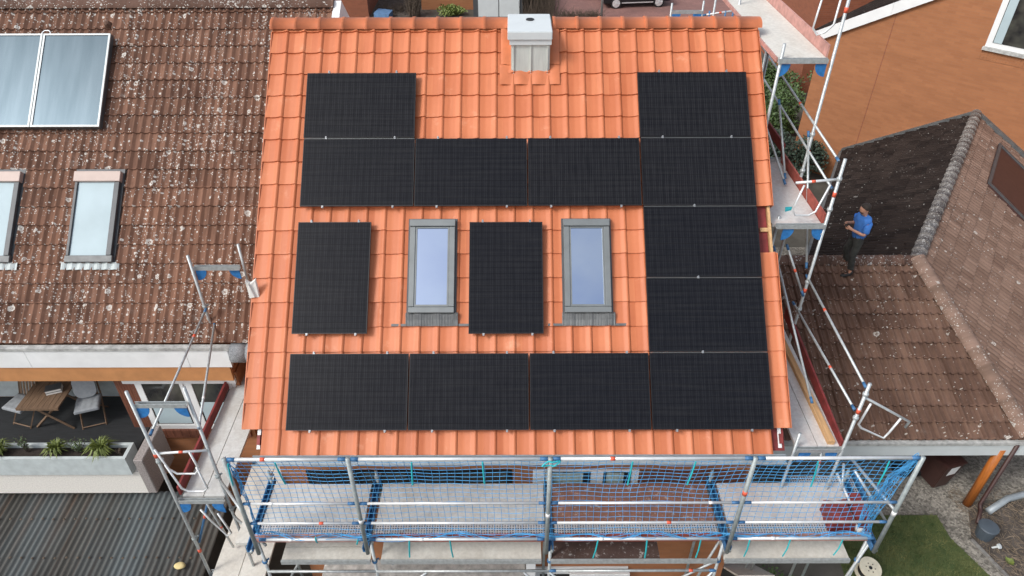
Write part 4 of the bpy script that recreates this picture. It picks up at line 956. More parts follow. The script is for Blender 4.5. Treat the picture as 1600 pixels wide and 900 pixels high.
bm = BM(); box(bm, (7.24, 3.84, 3.94), (7.268, 7.6, 4.0)); obj('deck_edge', bm, 'toe_pink', rs)
# sloping guard rails following the gable
for a, b, bd in (((Q1, 2.66, .78), (Q1, .12, .70), [(.35, 'red_mark')]), ((Q1-.03, 2.78, .12), (Q1-.03, .12, .26), [(.65, 'red_mark')]),
                 ((Q1, 7.36, 3.17), (Q1, 2.72, 2.83), [(.6, 'red_mark')]), ((Q1, 6.68, 2.67), (Q1, 2.67, 2.39), [(.72, 'red_mark')]), ((Q1-.25, 4.9, 2.9), (Q1-.22, 3.9, 1.9), None),
                 ((Q1-.02, 3.95, 2.75), (Q1-.02, 2.68, .9), None), ((Q0+.05, 2.75, 1.30), (Q0+.3, .6, -.1), None), ((Q0+.28, 2.8, 1.30), (Q1-.05, 2.45, .50), [(.5, 'red_mark')]), ((Q0-.02, 5.2, 1.85), (Q1-.2, 3.7, 1.3), None), ((Q0, 5.6, 3.2), (Q0+.4, 3.7, 1.9), None)):
    rail(rs, a, b, 'galv', .019, bd)
end_guard(rs, [(Q0+.22, 2.62, 2.48), (Q0+.12, 2.58, 2.08), (Q0+.18, 2.56, 1.99), (Q1-.30, 2.56, 1.99), (Q1-.20, 2.57, 2.05), (Q1-.08, 2.60, 2.50)])
rail(rs, (Q0+.08, 2.62, 2.52), (Q1+.05, 2.62, 2.58), 'alu', .021, [(.4, 'red_mark')], False)
end_guard(rs, [(Q0+.36, 3.98, 4.86), (Q0+.32, 3.96, 4.40), (Q0+.40, 3.95, 4.30), (Q1-.20, 3.88, 4.36), (Q1-.10, 3.87, 4.48), (Q1-.10, 3.86, 4.88)])
rail(rs, (Q0+.18, 4.0, 4.84), (Q1+.03, 3.86, 4.92), 'alu', .021, [(.55, 'red_mark')], False)
end_guard(rs, [(Q1, .10, .55), (Q1+.82, .12, .02), (Q1+.80, .12, -.10)], .02, 'galv'); end_guard(rs, [(Q1+.15, .11, .40), (Q1+.10, .11, -.02), (Q1+.16, .11, -.10), (Q1+.55, .11, -.32), (Q1+.60, .12, -.22), (Q1+.68, .12, .10)], .017, 'alu')
for p in ((Q1, .08, .62), (Q1, .08, .15), (Q1, 2.55, .72), (Q1, 2.55, .15), (Q1, 2.55, 2.62), (Q1, 2.55, 2.1), (Q1, 3.82, 2.75), (Q1, 3.82, 2.1), (Q1-.02, 2.57, 1.66)): coupler(p, rs, 'galv')
# lower perforated landing of the right tower
bm = BM(); box(bm, (Q0+.20, .0, -1.62), (Q1+.55, .42, -1.57)); obj('perforated_deck', bm, 'perf', rs)
for xa_ in (Q0+.14, Q1+.56): bx('transom', (xa_, -.05, -1.66), (xa_+.045, .45, -1.50), 'blue', rs)
rail(rs, (Q0+.2, -.08, -1.62), (Q1+.6, -.08, -1.62), 'galv', .022, [(.5, 'red_mark')], False, 'ledger')
rail(rs, (Q1+.1, -.2, -.65), (Q1+.62, -.6, -1.35), 'galv', .022, None, False, 'brace'); rail(rs, (8.43, NY, -.55), (Q1+.15, .1, -.70), 'galv', .022, None, False, 'brace')
rail(rs, (Q1+.05, .0, -.75), (Q1-.02, -.3, -1.0), 'galv', .02, None, False, 'brace'); rail(rs, (Q1+.02, .02, -1.0), (Q1+.25, -.5, -1.4), 'alu', .02, None, False, 'brace')
rail(rs, (Q0+.4, .1, -.62), (Q0+.48, .1, -1.3), 'galv', .018, [(.3, 'red_mark')], False, 'brace')
# fresh timber batten lying on the low deck
bm = BM(); prism(bm, [(7.90, .16, -.515), (8.00, .16, -.515), (7.96, 2.85, -.515), (7.88, 2.85, -.515)], (0, 0, .07)); tag(obj('timber_batten', bm, 'timber'), 'long pale new timber batten lying on the low right scaffold deck', 'timber')

# --- rear scaffold tops behind the ridge
bs = thing('rear_scaffold', 'top frames of the rear scaffold rising behind the right end of the ridge', 'scaffold', (7.6, 10.5, GZ))
for xx, zt in ((7.01, 3.0), (7.75, 3.05), (8.02, 3.1)): standard(bs, xx, 10.5, GZ, zt, 'galv')
transom(bs, 7.01, 7.75, 10.5, 2.82); frame_bracket((7.04, 10.48, 2.78), 1, bs, .2); frame_bracket((7.73, 10.48, 2.78), -1, bs, .2)
rail(bs, (7.75, 10.5, 2.72), (8.7, 10.5, 2.85), 'alu', .021, [(.45, 'red_mark')]); 
for xx in (7.92, 8.30, 8.48): tub('strut', [(xx, 10.5, 2.82), (xx, 10.5, 2.2)], .022, 'blue', bs)
for xx in (8.75,): standard(bs, xx, 10.2, GZ, 3.6, 'galv'); frame_bracket((8.77, 10.2, 3.2), 1, bs, .25)

# --- safety net
net = thing('safety_net', 'blue safety net hung along the outer rails of the front scaffold', 'net', (4, -.9, -1.4))
def netpos(s, q):
    """s along x in metres, q 0 (top) .. 1 (bottom)"""
    x = s; z = .52+(-1.32-.52)*q
    sag = .16*math.sin(math.pi*q)**.8+.05*noise.noise((s*1.1, q*2, 3))
    bay = abs(math.sin((s+.4)*1.9)); z -= .05*bay*(1-q)*math.sin(math.pi*min(1, q*2.5)+.2)
    x += .10*(q-.35)*(s-3.6)*-.35*.35+.035*noise.noise((s*2.3, q*3, 0))+.03*q
    y = NY+.035+sag*.9+.04*q
    return V((x, y, z+.02*noise.noise((s*3, q*4, 7))))
bm = BM(); S0, S1 = -.46, 8.35; nx = 88; nq = 18
for i in range(nx+1):
    s = S0+(S1-S0)*i/nx
    tube(bm, [netpos(s, q/nq) for q in range(nq+1)], .0036, 3, False)
for q in range(nq+1):
    tube(bm, [netpos(S0+(S1-S0)*i/nx, q/nq) for i in range(nx+1)], .0036, 3, False)
# right return, gathered towards the corner post
def retpos(a, q):
    p = netpos(S1, q); e_ = V((8.40, NY+.02, .5-q*.2)); e2 = V((8.05+.25*q, -.60-.15*q, -.35-.9*q))
    t_ = V((8.38, -.9, .45)).lerp(V((8.28, -.72, -1.35)), q)
    out = p.lerp(t_, a)+V((.05*math.sin(a*9+q*5), .05*math.sin(a*7), .04*math.sin(q*14+a*6)))
    return out
for i in range(9): tube(bm, [retpos(i/8, q/16) for q in range(17)], .0035, 3, False)
for q in range(17): tube(bm, [retpos(i/8, q/16) for i in range(9)], .0035, 3, False)
# gathered hem along the deck edge
for k in range(6):
    ph = random.uniform(0, 9)
    tube(bm, [(S0+(S1-S0)*i/120, -.86+.04*math.sin(i*.5+ph)+.03*noise.noise((i*.15, k, 0)), -1.27+.035*math.sin(i*.33+ph*2)+.06*noise.noise((i*.11, k, 5))) for i in range(121)], .0045, 4, False)
obj('mesh_panel', bm, 'net', net)
bm = BM()
for k in range(13):
    a = random.uniform(0, 1); x_ = 8.30+.10*random.random()
    pts = [V((8.40, NY+.03, .5)).lerp(V((8.22, -.74, -1.28)), f)+V((-.16*math.sin(math.pi*f)*a+.03*noise.noise((f*6, k, 0)), .12*math.sin(math.pi*f)*random.random(), .04*noise.noise((f*5, k, 4)))) for f in [i/14 for i in range(15)]]
    tube(bm, pts, .004, 4, False)
obj('gathered_end', bm, 'net', net)
bm = BM()
for k in range(8):
    pts = [V((-.44, NY+.04, .52)).lerp(V((-.36, NY+.1, -1.25)), f)+V((.08*math.sin(math.pi*f*1.5)*random.random()+.03*noise.noise((f*6, k, 0)), .05*random.random(), 0)) for f in [i/14 for i in range(15)]]
    tube(bm, pts, .004, 4, False)
obj('gathered_edge', bm, 'net', net)
for xx, z0, z1 in ((-.38, .50, .05), (.22, .52, .08), (1.95, .52, .06), (2.85, .52, .08), (4.75, .52, .05), (5.55, .52, .05), (7.1, .52, .0), (8.0, .52, .05), (1.75, -1.30, -1.75), (2.33, -1.30, -1.75), (4.45, -1.30, -1.78), (5.15, -1.30, -1.78), (5.92, -1.30, -1.78), (6.62, -1.30, -1.75), (7.2, -1.30, -1.75), (7.95, -1.30, -1.72), (.42, -1.22, -1.38), (1.02, -1.28, -1.42)):
    bm = BM(); j = random.uniform(-.05, .05); tube(bm, [(xx, NY-.03 if z0 > 0 else NY+.06, z0), (xx+j*.5, NY-.035 if z0 > 0 else NY+.05, (z0+z1)/2), (xx+j, NY-.02 if z0 > 0 else NY+.08, z1)], .012, 4); obj('net_tie', bm, 'teal', net)
bm = BM(); tube(bm, [(3.72+.14*math.cos(a)*(.6+.4*math.sin(a*2)), NY-.04+.02*math.sin(a*3), .50+.05*math.sin(a)) for a in [i*.5 for i in range(30)]], .011, 5); obj('rope_knot', bm, 'teal', net)

# loose items on the scaffold
for x0, x1, y0, y1, hh, lab in ((7.86, 8.20, -.70, -.30, .22, 'flat dark red sheet bundle lying on the right end of the netted deck'), (8.26, 8.42, -.72, -.20, .26, 'narrow dark red roll standing at the far right end of the netted deck')):
    bm = BM(); box(bm, (x0, y0, DZ+.001), (x1, y1, DZ+hh)); bmesh.ops.subdivide_edges(bm, edges=list(bm.edges), cuts=6, use_grid_fill=True)
    for v_ in bm.verts: v_.co += V((noise.noise(v_.co*9), noise.noise(v_.co*9+V((5, 0, 0))), 0))*.02+V((0, 0, .03*noise.noise(v_.co*7) if v_.co.z > DZ+.05 else 0))
    tag(obj('sheet_bundle', bm, 'red_bundle'), lab, 'bundle')
bm = BM(); tube(bm, [(8.18, -.25, DZ+.06), (8.30, -.74, DZ+.08)], .06, 10); tag(obj('pale_roll', bm, 'paper', smooth=True), 'pale rolled sheet lying between the two dark red bundles', 'roll')
bm = BM()
pts = [V((-.70, 1.60, 1.18)), V((-.70, 1.60, 1.5)), V((-.64, 1.62, 1.44)), V((-.56, 1.64, 1.5)), V((-.55, 1.60, 1.2))]
prism(bm, pts, (.0, -.05, .0)); prism(bm, [(-.69, 1.52, 1.2), (-.60, 1.52, 1.22), (-.66, 1.54, 1.46)], (0, .05, 0)); bevel(bm, .006)
tag(obj('plastic_wrap', bm, 'paper'), 'crumpled white plastic wrapped on the left scaffold post beside the orange verge', 'wrapping')
bm = BM(); tube(bm, [(-1.52, 2.12, -.42), (-1.25, 2.12, -.42)], .17, 14); tube(bm, [(-1.25, 2.12, -.42), (-1.05, 2.12, -.42)], .17, 14)
tag(obj('mesh_roll', bm, 'mesh_grey', smooth=True), 'rolled grey wire mesh tucked at the end of the white fascia', 'roll')
bm = BM(); prism(bm, [(7.6, 2.95, 1.822), (7.72, 3.0, 1.822), (7.74, 3.06, 1.822), (7.63, 3.05, 1.822)], (0, 0, .03)); tag(obj('rag', bm, 'teal'), 'small teal rag lying on the middle right scaffold deck', 'rag')

# ================================================================== YARD OBJECTS
bn = thing('wheelie_bin', 'brown wheelie bin with a white sticker standing on the gravel', 'bin', (12.28, 2.90, GZ), .28)
bn.scale = (.84, .84, .92)
def Lb(name, bm, mat, par=None): return obj(name, bm, mat, par or bn, local=True)
bm = BM(); rg = []
for z, sx, sy in ((.06, .21, .24), (.92, .29, .36)): rg.append([bm.verts.new((x*sx, y*sy, z)) for x, y in ((-1, -1), (1, -1), (1, 1), (-1, 1))])
for i in range(4): bm.faces.new((rg[0][i], rg[0][(i+1) % 4], rg[1][(i+1) % 4], rg[1][i]))
bm.faces.new(rg[0][::-1]); bm.faces.new(rg[1]); bevel(bm, .02, 2); Lb('body', bm, 'bin_brown')
bm = BM(); box(bm, (-.31, -.385, .922), (.31, .37, .975)); box(bm, (-.23, -.30, .976), (.23, .26, 1.0)); bevel(bm, .012, 2); lid = Lb('lid', bm, 'bin_brown')
bm = BM(); tube(bm, [(-.24, .41, .93), (.24, .41, .93)], .018, 8); Lb('handle', bm, 'bin_brown')
for sx in (-.24, .24):
    bm = BM(); tube(bm, [(sx-.03, .27, .10), (sx+.03, .27, .10)], .10, 16); Lb('wheel', bm, 'rubber')
bm = BM(); f0, f1 = V((0, -.24, .06)), V((0, -.36, .92)); dd = (f1-f0).normalized(); nn = V((0, -dd.z, dd.y)); obox(bm, f0, EU, dd, nn, (-.09, .17), (.50, .80), (.001, .004)); Lb('sticker', bm, 'white')
# second dark bin behind
bm = BM(); lathe(bm, (11.75, 3.2, GZ), (0, 0, 1), [(.20, 0), (.24, .5), (.25, .52), (.20, .54)], 18); tag(obj('rubbish_bucket', bm, 'rubber', smooth=True), 'black bucket behind the brown wheelie bin', 'bucket')
# cable drum
dr = thing('cable_drum', 'small pale cable drum with black cable lying tilted on the lawn', 'cable drum', (9.98, .62, GZ))
ax = V((.10, -.22, .97)).normalized(); c0 = V((9.98, .75, GZ+.03))
def flange(h):
    bm = BM(); lathe(bm, c0+ax*h, ax, [(.035, 0), (.21, 0), (.21, .022), (.035, .022)], 32); return obj('flange', bm, 'drum', dr)
flange(0); flange(.21)
bm = BM(); lathe(bm, c0, ax, [(.15, .023)]+[(.15+.006*(i % 2), .023+.186*i/14) for i in range(15)]+[(.15, .209)], 28); obj('cable_winding', bm, 'rubber', dr)
bm = BM(); lathe(bm, c0, ax, [(.034, .0), (.034, .236)], 16); obj('hub', bm, 'dark', dr)
bm = BM()
for i in range(6):
    a = i*math.pi/3; q = ax.orthogonal().normalized(); q2 = ax.cross(q); lathe(bm, c0+ax*.2325+(q*math.cos(a)+q2*math.sin(a))*.085, ax, [(.012, 0), (.012, .004)], 8)
obj('bolt', bm, 'twig', dr)
bm = BM(); lathe(bm, (12.68, 1.55, GZ), (0, 0, 1), [(.15, 0), (.185, .30), (.19, .31), (.17, .325), (.06, .335)], 22); tag(obj('bucket', bm, 'bucket', smooth=False), 'dark slate round tub at the foot of the brown downpipe', 'tub')
bm = BM(); tube(bm, [(13.05, 2.08, GZ+.06), (13.6, 2.38, GZ+.07), (14.1, 2.52, GZ+.06), (14.9, 2.50, GZ+.06)], .07, 12); tag(obj('drain_pipe', bm, 'zinc', smooth=True), 'grey drain pipe lying on the ground beside the orange post', 'pipe')
bm = BM()
for i in range(60):
    a = random.uniform(0, 6.28); d_ = V((math.cos(a), math.sin(a), .6)).normalized()*random.uniform(.05, .12); e_ = V((-d_.y, d_.x, 0))*.3; p = V((12.86, .95, GZ+.02)); bm.faces.new([bm.verts.new(c_) for c_ in (p, p+d_*.6+e_, p+d_, p+d_*.6-e_)])
tag(obj('weed', bm, 'leaf_light'), 'small bright green weed alone in the bare garden bed', 'plant')
bm = BM(); lathe(bm, (12.72, 1.28, GZ), (.5, -.3, .8), [(.02, 0), (.02, .1), (.05, .12), (.05, .16)], 12); tag(obj('garden_spotlight', bm, 'capgrey'), 'small pale garden spotlight stuck in the soil below the dark tub', 'lamp')
bm = BM()
for i in range(2600):
    x, y = random.uniform(12.5, 16), random.uniform(-.5, 2.6)
    if x < 12.45+.25*(1.6-y): continue
    a = random.uniform(0, 6.28); l_ = random.uniform(.05, .22); d_ = V((math.cos(a), math.sin(a), random.uniform(-.05, .25)))*l_; tube(bm, [V((x, y, GZ+.01)), V((x, y, GZ+.015))+d_], .004, 3, False)
o_ = obj('plant_litter', bm, 'twig_pale', local=True); o_['kind'] = 'stuff'; o_['label'] = 'dead stalks scattered over the bare garden bed'; o_['category'] = 'litter'

# stone slab and basement pit below the front scaffold
bm = BM(); box(bm, (-.1, -.45, GZ), (3.45, .34, -3.74)); bevel(bm, .02); tag(obj('concrete_terrace', bm, 'concrete'), 'mottled pale concrete terrace block below the front scaffold', 'terrace')
bm = BM(); box(bm, (3.46, .05, GZ), (3.62, .34, -3.4)); tag(obj('wall_pillar', bm, 'offwhite'), 'narrow pale pillar beside the lower window of the front wall', 'pillar')

# ================================================================== BUSHES AND BACKGROUND
def bush(name, x, y, z, rx, ry, rz, n, mat, label, leaf=.06, cat='bush', group=None):
    o_ = thing(name, label, cat, (x, y, z), 0, group)
    cl = [(V((random.gauss(0, .45)*rx, random.gauss(0, .45)*ry, rz*random.uniform(.25, .95))), random.uniform(.3, .55)) for _ in range(16)]
    bm = BM()
    for i in range(n):
        c, r = random.choice(cl); d = V((random.gauss(0, 1), random.gauss(0, 1), random.gauss(0, 1))).normalized()*r*random.uniform(.5, 1.05)
        p = V((x, y, z))+c+V((d.x*rx, d.y*ry, d.z*rz*.7)); 
        if p.z < z: continue
        a = V((random.uniform(-1, 1), random.uniform(-1, 1), random.uniform(-.4, 1))).normalized()*leaf*random.uniform(.6, 1.4); b = a.orthogonal().normalized()*leaf*.5
        bm.faces.new([bm.verts.new(q) for q in (p, p+a*.5+b, p+a, p+a*.5-b)])
    obj('foliage', bm, mat, o_)
    bm = BM()
    for i in range(7):
        c, r = cl[i]; tube(bm, [V((x, y, z)), V((x, y, z))+c*.9], [.03, .008], 5)
    obj('stems', bm, 'twig', o_)
bush('conifer_shrub', 12.5, 17.2, GZ, 1.5, 1.3, 1.5, 9000, 'leaf_dark', 'dark blue green low conifer under the middle right scaffold rails', .09, 'bush', 'shrubs behind the right scaffold')
bush('shrub', 13.6, 20.9, GZ, 1.6, 1.2, 1.6, 7000, 'leaf', 'mid green rounded shrub below the top right scaffold deck', .10, 'bush', 'shrubs behind the right scaffold')
bush('shrub', 14.6, 24.6, GZ, 1.7, 1.2, 1.3, 5000, 'leaf', 'small bright green shrub at the top, just right of the ridge end', .10, 'bush', 'shrubs behind the right scaffold')
bush('shrub', 11.2, 15.2, GZ, 1.2, 1.0, 1.2, 4500, 'leaf_dark', 'dark shrub close to the gable wall behind the scaffold', .08, 'bush', 'shrubs behind the right scaffold')
bush('shrub', 8.3, -.0, GZ, .5, .5, .55, 1800, 'leaf', 'low green shrub under the right bay of the front scaffold', .05, 'bush')
# background street side
bm = BM(); box(bm, (-9.5, 36.9, GZ), (-5.3, 45, .5)); bk_ = obj('wall', bm, 'brick_dark', None)
tag(bk_, 'dark red brick house front far behind the left end of the ridge', 'house'); bk_.name = 'far_house'
bx('window', (-7.4, 36.86, -3.0), (-6.0, 36.895, -1.6), 'white', bk_); 
bm = BM(); box(bm, (-2.3, 38.5, GZ), (1.0, 44, -1)); tag(obj('far_brick_wall', bm, 'brick'), 'orange brick wall far behind the ridge, left of the pale garage door', 'wall')
ga = thing('garage', 'pale grey garage with a vertical joint in its door, far behind the chimney', 'garage', (2.4, 37, GZ))
bx('wall', (.95, 37.0, GZ), (3.9, 43, -2), 'frame_dark', ga)
for x0 in (1.25, 2.50): bx('door', (x0, 36.93, GZ+.02), (x0+1.2, 36.995, -2.2), 'capgrey', ga)
bm = BM(); prism(bm, [(-4.95, 36.6, GZ), (-4.0, 36.2, GZ), (-3.9, 37.2, GZ), (-4.8, 37.6, GZ)], (0, 0, .35)); tag(obj('tarp_pile', bm, 'bluegrey'), 'blue tarpaulin covered pile in the far front garden', 'tarpaulin')
bush('shrub', -.35, 37.4, GZ, .8, .6, .5, 1500, 'leaf_light', 'small light green shrub at the foot of the far brick wall', .1)
def twigs(name, x0, x1, y0, y1, h, n, label, r=.012):
    bm = BM()
    for i in range(n):
        x, y = random.uniform(x0, x1), random.uniform(y0, y1); p = V((x, y, GZ)); q = p+V((random.gauss(0, .25), random.gauss(0, .25), h*random.uniform(.5, 1.1))); tube(bm, [p, p.lerp(q, .5)+V((random.gauss(0, .06), random.gauss(0, .06), 0)), q], [r, r*.7, r*.3], 4, False)
    tag(obj(name, bm, 'twig'), label, 'hedge')
twigs('bare_hedge', 3.95, 5.9, 36.4, 41, 1.5, 700, 'bare brown twiggy hedge far behind, just right of the garage')
twigs('bare_shrub', -2.9, -2.3, 36.6, 37.6, 2.0, 120, 'bare leafless shrub beside the far brick wall', .015)
twigs('bare_shrub', -4.9, -2.9, 37.5, 38.6, .5, 160, 'low dead perennials in the far front garden')
twigs('bare_hedge', 5.9, 8.6, 36.2, 36.9, .5, 420, 'low brown hedge strip along the near edge of the red driveway')
bush('shrub', 8.6, 41.2, GZ, 1.4, .7, .5, 1600, 'leaf', 'flat green shrub beside the parked black car', .1)
bm = BM(); tube(bm, [(8.55, 36.4, GZ), (8.55, 36.4, .5)], .07, 10); tube(bm, [(8.55, 36.4, .4), (8.55, 35.6, .6)], .05, 8); lathe(bm, (8.55, 35.5, .55), (0, 0, 1), [(.15, 0), (.2, .1), (.05, .16)], 12)
tag(obj('street_lamp', bm, 'galv_dark', smooth=True), 'thin grey street lamp post standing behind the ridge left of the black car', 'street lamp')
# parked car
car = thing('parked_car', 'black car parked on the red paved driveway at the top edge', 'car', (10.9, 39.6, GZ), .12)
def Lc(n_, bm, mat, par=None, **k): return obj(n_, bm, mat, par or car, local=True, **k)
bm = BM(); prof = [(-2.1, .28), (-2.15, .6), (-2.0, .82), (-1.2, .95), (-.5, 1.42), (.9, 1.45), (1.7, .98), (2.1, .9), (2.15, .35)]
prism(bm, [(x, -.86, z) for x, z in prof], (0, 1.72, 0)); bevel(bm, .05, 2); body = Lc('body', bm, 'carpaint')
bm = BM(); prism(bm, [(-1.0, -.872, 1.0), (-.45, -.872, 1.36), (.8, -.872, 1.38), (1.35, -.872, 1.0)], (0, .008, 0)); Lc('window', bm, 'glass')
for x in (-1.35, 1.35):
    for y in (-.80, .80):
        bm = BM(); tube(bm, [(x, y-.1, .32), (x, y+.1, .32)], .33, 24); wl = Lc('wheel', bm, 'rubber', smooth=False)
        bm = BM(); s = -1 if y < 0 else 1
        tube(bm, [(x, y+s*.101, .32), (x, y+s*.108, .32)], .09, 14)
        for i in range(5):
            a = i*2*math.pi/5; tube(bm, [(x, y+s*.104, .32), (x+.23*math.cos(a), y+s*.104, .32+.23*math.sin(a))], .03, 5)
        lathe(bm, (x, y+s*.101, .32), (0, s, 0), [(.21, 0), (.24, 0), (.24, .008), (.21, .008)], 24); obj('rim', bm, 'alu', wl, local=True)
bm = BM(); box(bm, (-2.18, -.78, .62), (-2.0, -.42, .76)); Lc('headlight', bm, 'capgrey')
bm = BM(); box(bm, (-1.0, -.875, .30), (1.0, -.862, .36)); Lc('sill_trim', bm, 'alu')

# ================================================================== THE MAN ON THE ROOF
man = thing('person', 'man in blue T-shirt and dark trousers standing on the brown roof ridge', 'person', (10.55, 5.80, -1.36), R(2))
man.scale = (.93, .93, .93)
def skin_mesh(name, nodes, edges, mat, sub=2, parent=man):
    me = bpy.data.meshes.new(name); idx = {k: i for i, k in enumerate(nodes)}
    me.from_pydata([nodes[k][0] for k in nodes], [(idx[a], idx[b]) for a, b in edges], [])
    o = bpy.data.objects.new(name, me); COL.objects.link(o)
    md = o.modifiers.new('Skin', 'SKIN')
    if not me.skin_vertices:
        bpy.context.view_layer.objects.active = o
    for i, k in enumerate(nodes):
        r = nodes[k][1]; r = r if isinstance(r, tuple) else (r, r)
        me.skin_vertices[0].data[i].radius = r; me.skin_vertices[0].data[i].use_root = (i == 0)
    md.use_smooth_shade = True
    sb = o.modifiers.new('Sub', 'SUBSURF'); sb.levels = sub; sb.render_levels = sub
    dg = bpy.context.evaluated_depsgraph_get(); dg.update(); m2 = bpy.data.meshes.new_from_object(o.evaluated_get(dg))
    o.modifiers.clear(); o.data = m2; m2.name = name; m2.materials.clear(); m2.materials.append(MT[mat])
    if mat in ('shirt', 'trouser'):
        for v_ in m2.vertices: v_.co += v_.normal*(.016*noise.noise(V((v_.co.x*11, v_.co.y*11, v_.co.z*(17 if mat == 'trouser' else 9))))+.006*noise.noise(v_.co*30))
    for p in m2.polygons: p.use_smooth = True
    o.parent = parent; return o
# faces -X; y+ is his right hand side... left foot stepped down the front slope
N = {'pel': ((0, 0, .93), (.13, .10)), 'w': ((.01, 0, 1.08), (.14, .10)), 'c': ((.01, 0, 1.28), (.165, .115)), 's': ((.015, 0, 1.42), (.12, .09)), 'n': ((0, 0, 1.50), .055), 'h0': ((-.06, 0, 1.585), (.085, .10)), 'h': ((-.065, 0, 1.665), (.10, .115)), 'ht': ((-.05, 0, 1.735), .085)}
N.update({'hl': ((0, -.10, .88), .085), 'hr': ((0, .10, .88), .085), 'kl': ((-.06, -.14, .47), .058), 'kr': ((-.09, .14, .52), .058), 'al': ((.0, -.17, .02), .042), 'ar': ((.02, .16, .07), .042), 'fl': ((-.17, -.18, -.03), .035), 'fr': ((-.15, .17, .02), .035)})
N.update({'sl': ((.02, -.19, 1.40), .058), 'sr': ((.02, .19, 1.40), .058), 'el': ((-.03, -.27, 1.12), .042), 'er': ((-.05, .26, 1.14), .042), 'wl': ((-.25, -.15, 1.20), .030), 'wr': ((-.26, .12, 1.24), .030), 'pl': ((-.31, -.10, 1.225), (.038, .022)), 'pr_': ((-.32, .07, 1.265), (.038, .022))})
ED = [('pel', 'w'), ('w', 'c'), ('c', 's'), ('s', 'n'), ('n', 'h0'), ('h0', 'h'), ('h', 'ht'), ('pel', 'hl'), ('pel', 'hr'), ('hl', 'kl'), ('hr', 'kr'), ('kl', 'al'), ('kr', 'ar'), ('al', 'fl'), ('ar', 'fr'), ('s', 'sl'), ('s', 'sr'), ('sl', 'el'), ('sr', 'er'), ('el', 'wl'), ('er', 'wr'), ('wl', 'pl'), ('wr', 'pr_')]
for sgn, nm, w0 in ((1, 'L', 'pl'), (-1, 'R', 'pr_')):
    b0 = V(N[w0][0])
    for k in range(4):
        a = b0+V((-.035-.006*(k in (1, 2)), sgn*(.012-.0)+0, .028-.019*k)); b = a+V((-.028, sgn*.022, .002)); c_ = b+V((-.004, sgn*.026, -.002))
        N[nm+'a%d' % k] = (tuple(a), .0105); N[nm+'b%d' % k] = (tuple(b), .0095); N[nm+'c%d' % k] = (tuple(c_), .008)
        ED += [(w0, nm+'a%d' % k), (nm+'a%d' % k, nm+'b%d' % k), (nm+'b%d' % k, nm+'c%d' % k)]
    a = b0+V((-.005, sgn*.03, .035)); b = a+V((-.03, sgn*.012, .012)); N[nm+'ta'] = (tuple(a), .012); N[nm+'tb'] = (tuple(b), .009); ED += [(w0, nm+'ta'), (nm+'ta', nm+'tb')]
skin_mesh('body', N, ED, 'skin')
S = {k: N[k] for k in ('pel', 'w', 'c', 's', 'sl', 'sr')}
S = {'pel': ((0, 0, .83), (.19, .155)), 'w': ((.01, 0, 1.05), (.185, .15)), 'c': ((.01, 0, 1.26), (.21, .165)), 's': ((.015, 0, 1.41), (.175, .14)), 'nk': ((.0, 0, 1.52), (.085, .085)), 'sl': ((.02, -.20, 1.385), .092), 'sr': ((.02, .20, 1.385), .092), 'ml': ((-.01, -.265, 1.14), .075), 'mr': ((-.02, .255, 1.16), .075)}
skin_mesh('shirt', S, [('pel', 'w'), ('w', 'c'), ('c', 's'), ('s', 'nk'), ('s', 'sl'), ('s', 'sr'), ('sl', 'ml'), ('sr', 'mr')], 'shirt')
T = {'wst': ((0, 0, 1.12), (.15, .118)), 'pel': ((0, 0, .97), (.17, .135)), 'hl': ((0, -.10, .86), .105), 'hr': ((0, .10, .86), .105), 'kl': ((-.06, -.14, .47), .080), 'kr': ((-.09, .14, .52), .080), 'al': ((-.0, -.17, .10), .072), 'ar': ((.02, .16, .14), .072)}
skin_mesh('trousers', T, [('wst', 'pel'), ('pel', 'hl'), ('pel', 'hr'), ('hl', 'kl'), ('hr', 'kr'), ('kl', 'al'), ('kr', 'ar')], 'trouser')
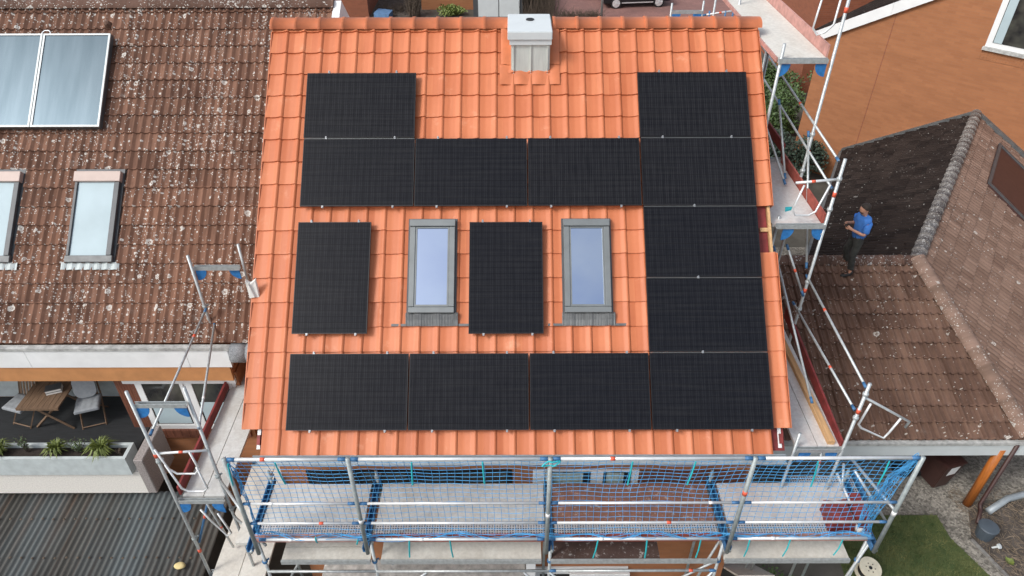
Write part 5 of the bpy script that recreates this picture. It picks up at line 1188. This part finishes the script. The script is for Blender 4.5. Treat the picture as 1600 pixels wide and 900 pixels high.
for a, b in (('al', 'fl'), ('ar', 'fr')):
    p, q = V(N[a][0]), V(N[b][0]); skin_mesh('boot', {'a': (tuple(p+V((.03, 0, .08))), .058), 'b': (tuple(p+V((.02, 0, -.005))), .055), 'c': (tuple(q+V((.02, 0, .0))), (.05, .042)), 'd': (tuple(q+V((-.05, 0, -.005))), (.042, .03))}, [('a', 'b'), ('b', 'c'), ('c', 'd')], 'boot')
bm = BM(); bmesh.ops.create_uvsphere(bm, u_segments=20, v_segments=14, radius=1)
for v_ in bm.verts:
    v_.co = V((v_.co.x*.112-.038, v_.co.y*.104, v_.co.z*.105+1.69))+V((1, 1, 1))*.004*noise.noise(v_.co*4)
clip(bm, (-.05, 0, 1.665), V((-.55, 0, -1)).normalized()); obj('hair', bm, 'hair', man, local=True, smooth=True)
bm = BM(); prism(bm, [(-.155, -.014, 1.66), (-.155, .014, 1.66), (-.16, .012, 1.635), (-.16, -.012, 1.635)], (.05, 0, .02)); bevel(bm, .005); obj('nose', bm, 'skin', man, local=True)
for s in (-1, 1):
    bm = BM(); bmesh.ops.create_uvsphere(bm, u_segments=8, v_segments=6, radius=.011); bmesh.ops.translate(bm, verts=bm.verts, vec=(-.128, s*.03, 1.675)); obj('eye', bm, 'dark', man, local=True)
    bm = BM(); bmesh.ops.create_uvsphere(bm, u_segments=10, v_segments=8, radius=1)
    for v_ in bm.verts: v_.co = V((v_.co.x*.018-.03, v_.co.y*.01+s*.088, v_.co.z*.03+1.655))
    obj('ear', bm, 'skin', man, local=True)
bm = BM(); bmesh.ops.create_uvsphere(bm, u_segments=14, v_segments=10, radius=1)
for v_ in bm.verts: v_.co = V((v_.co.x*.055-.098, v_.co.y*.072, v_.co.z*.05+1.595))
obj('beard', bm, 'beard', man, local=True, smooth=True)
ph = BM(); box(ph, (-.012, -.075, -.038), (.0, .075, .038)); bevel(ph, .004)
pho = obj('phone', ph, 'black', local=True); tag(pho, 'dark phone held sideways in both hands by the man on the roof', 'phone')
M_ = man.matrix_basis if hasattr(man, 'matrix_basis') else None
rz = R(2); lp = V((-.375, -.012, 1.26))*.93; pho.location = V((10.55, 5.80, -1.36))+V((lp.x*math.cos(rz)-lp.y*math.sin(rz), lp.x*math.sin(rz)+lp.y*math.cos(rz), lp.z)); pho.rotation_euler = (0, R(-35), rz)
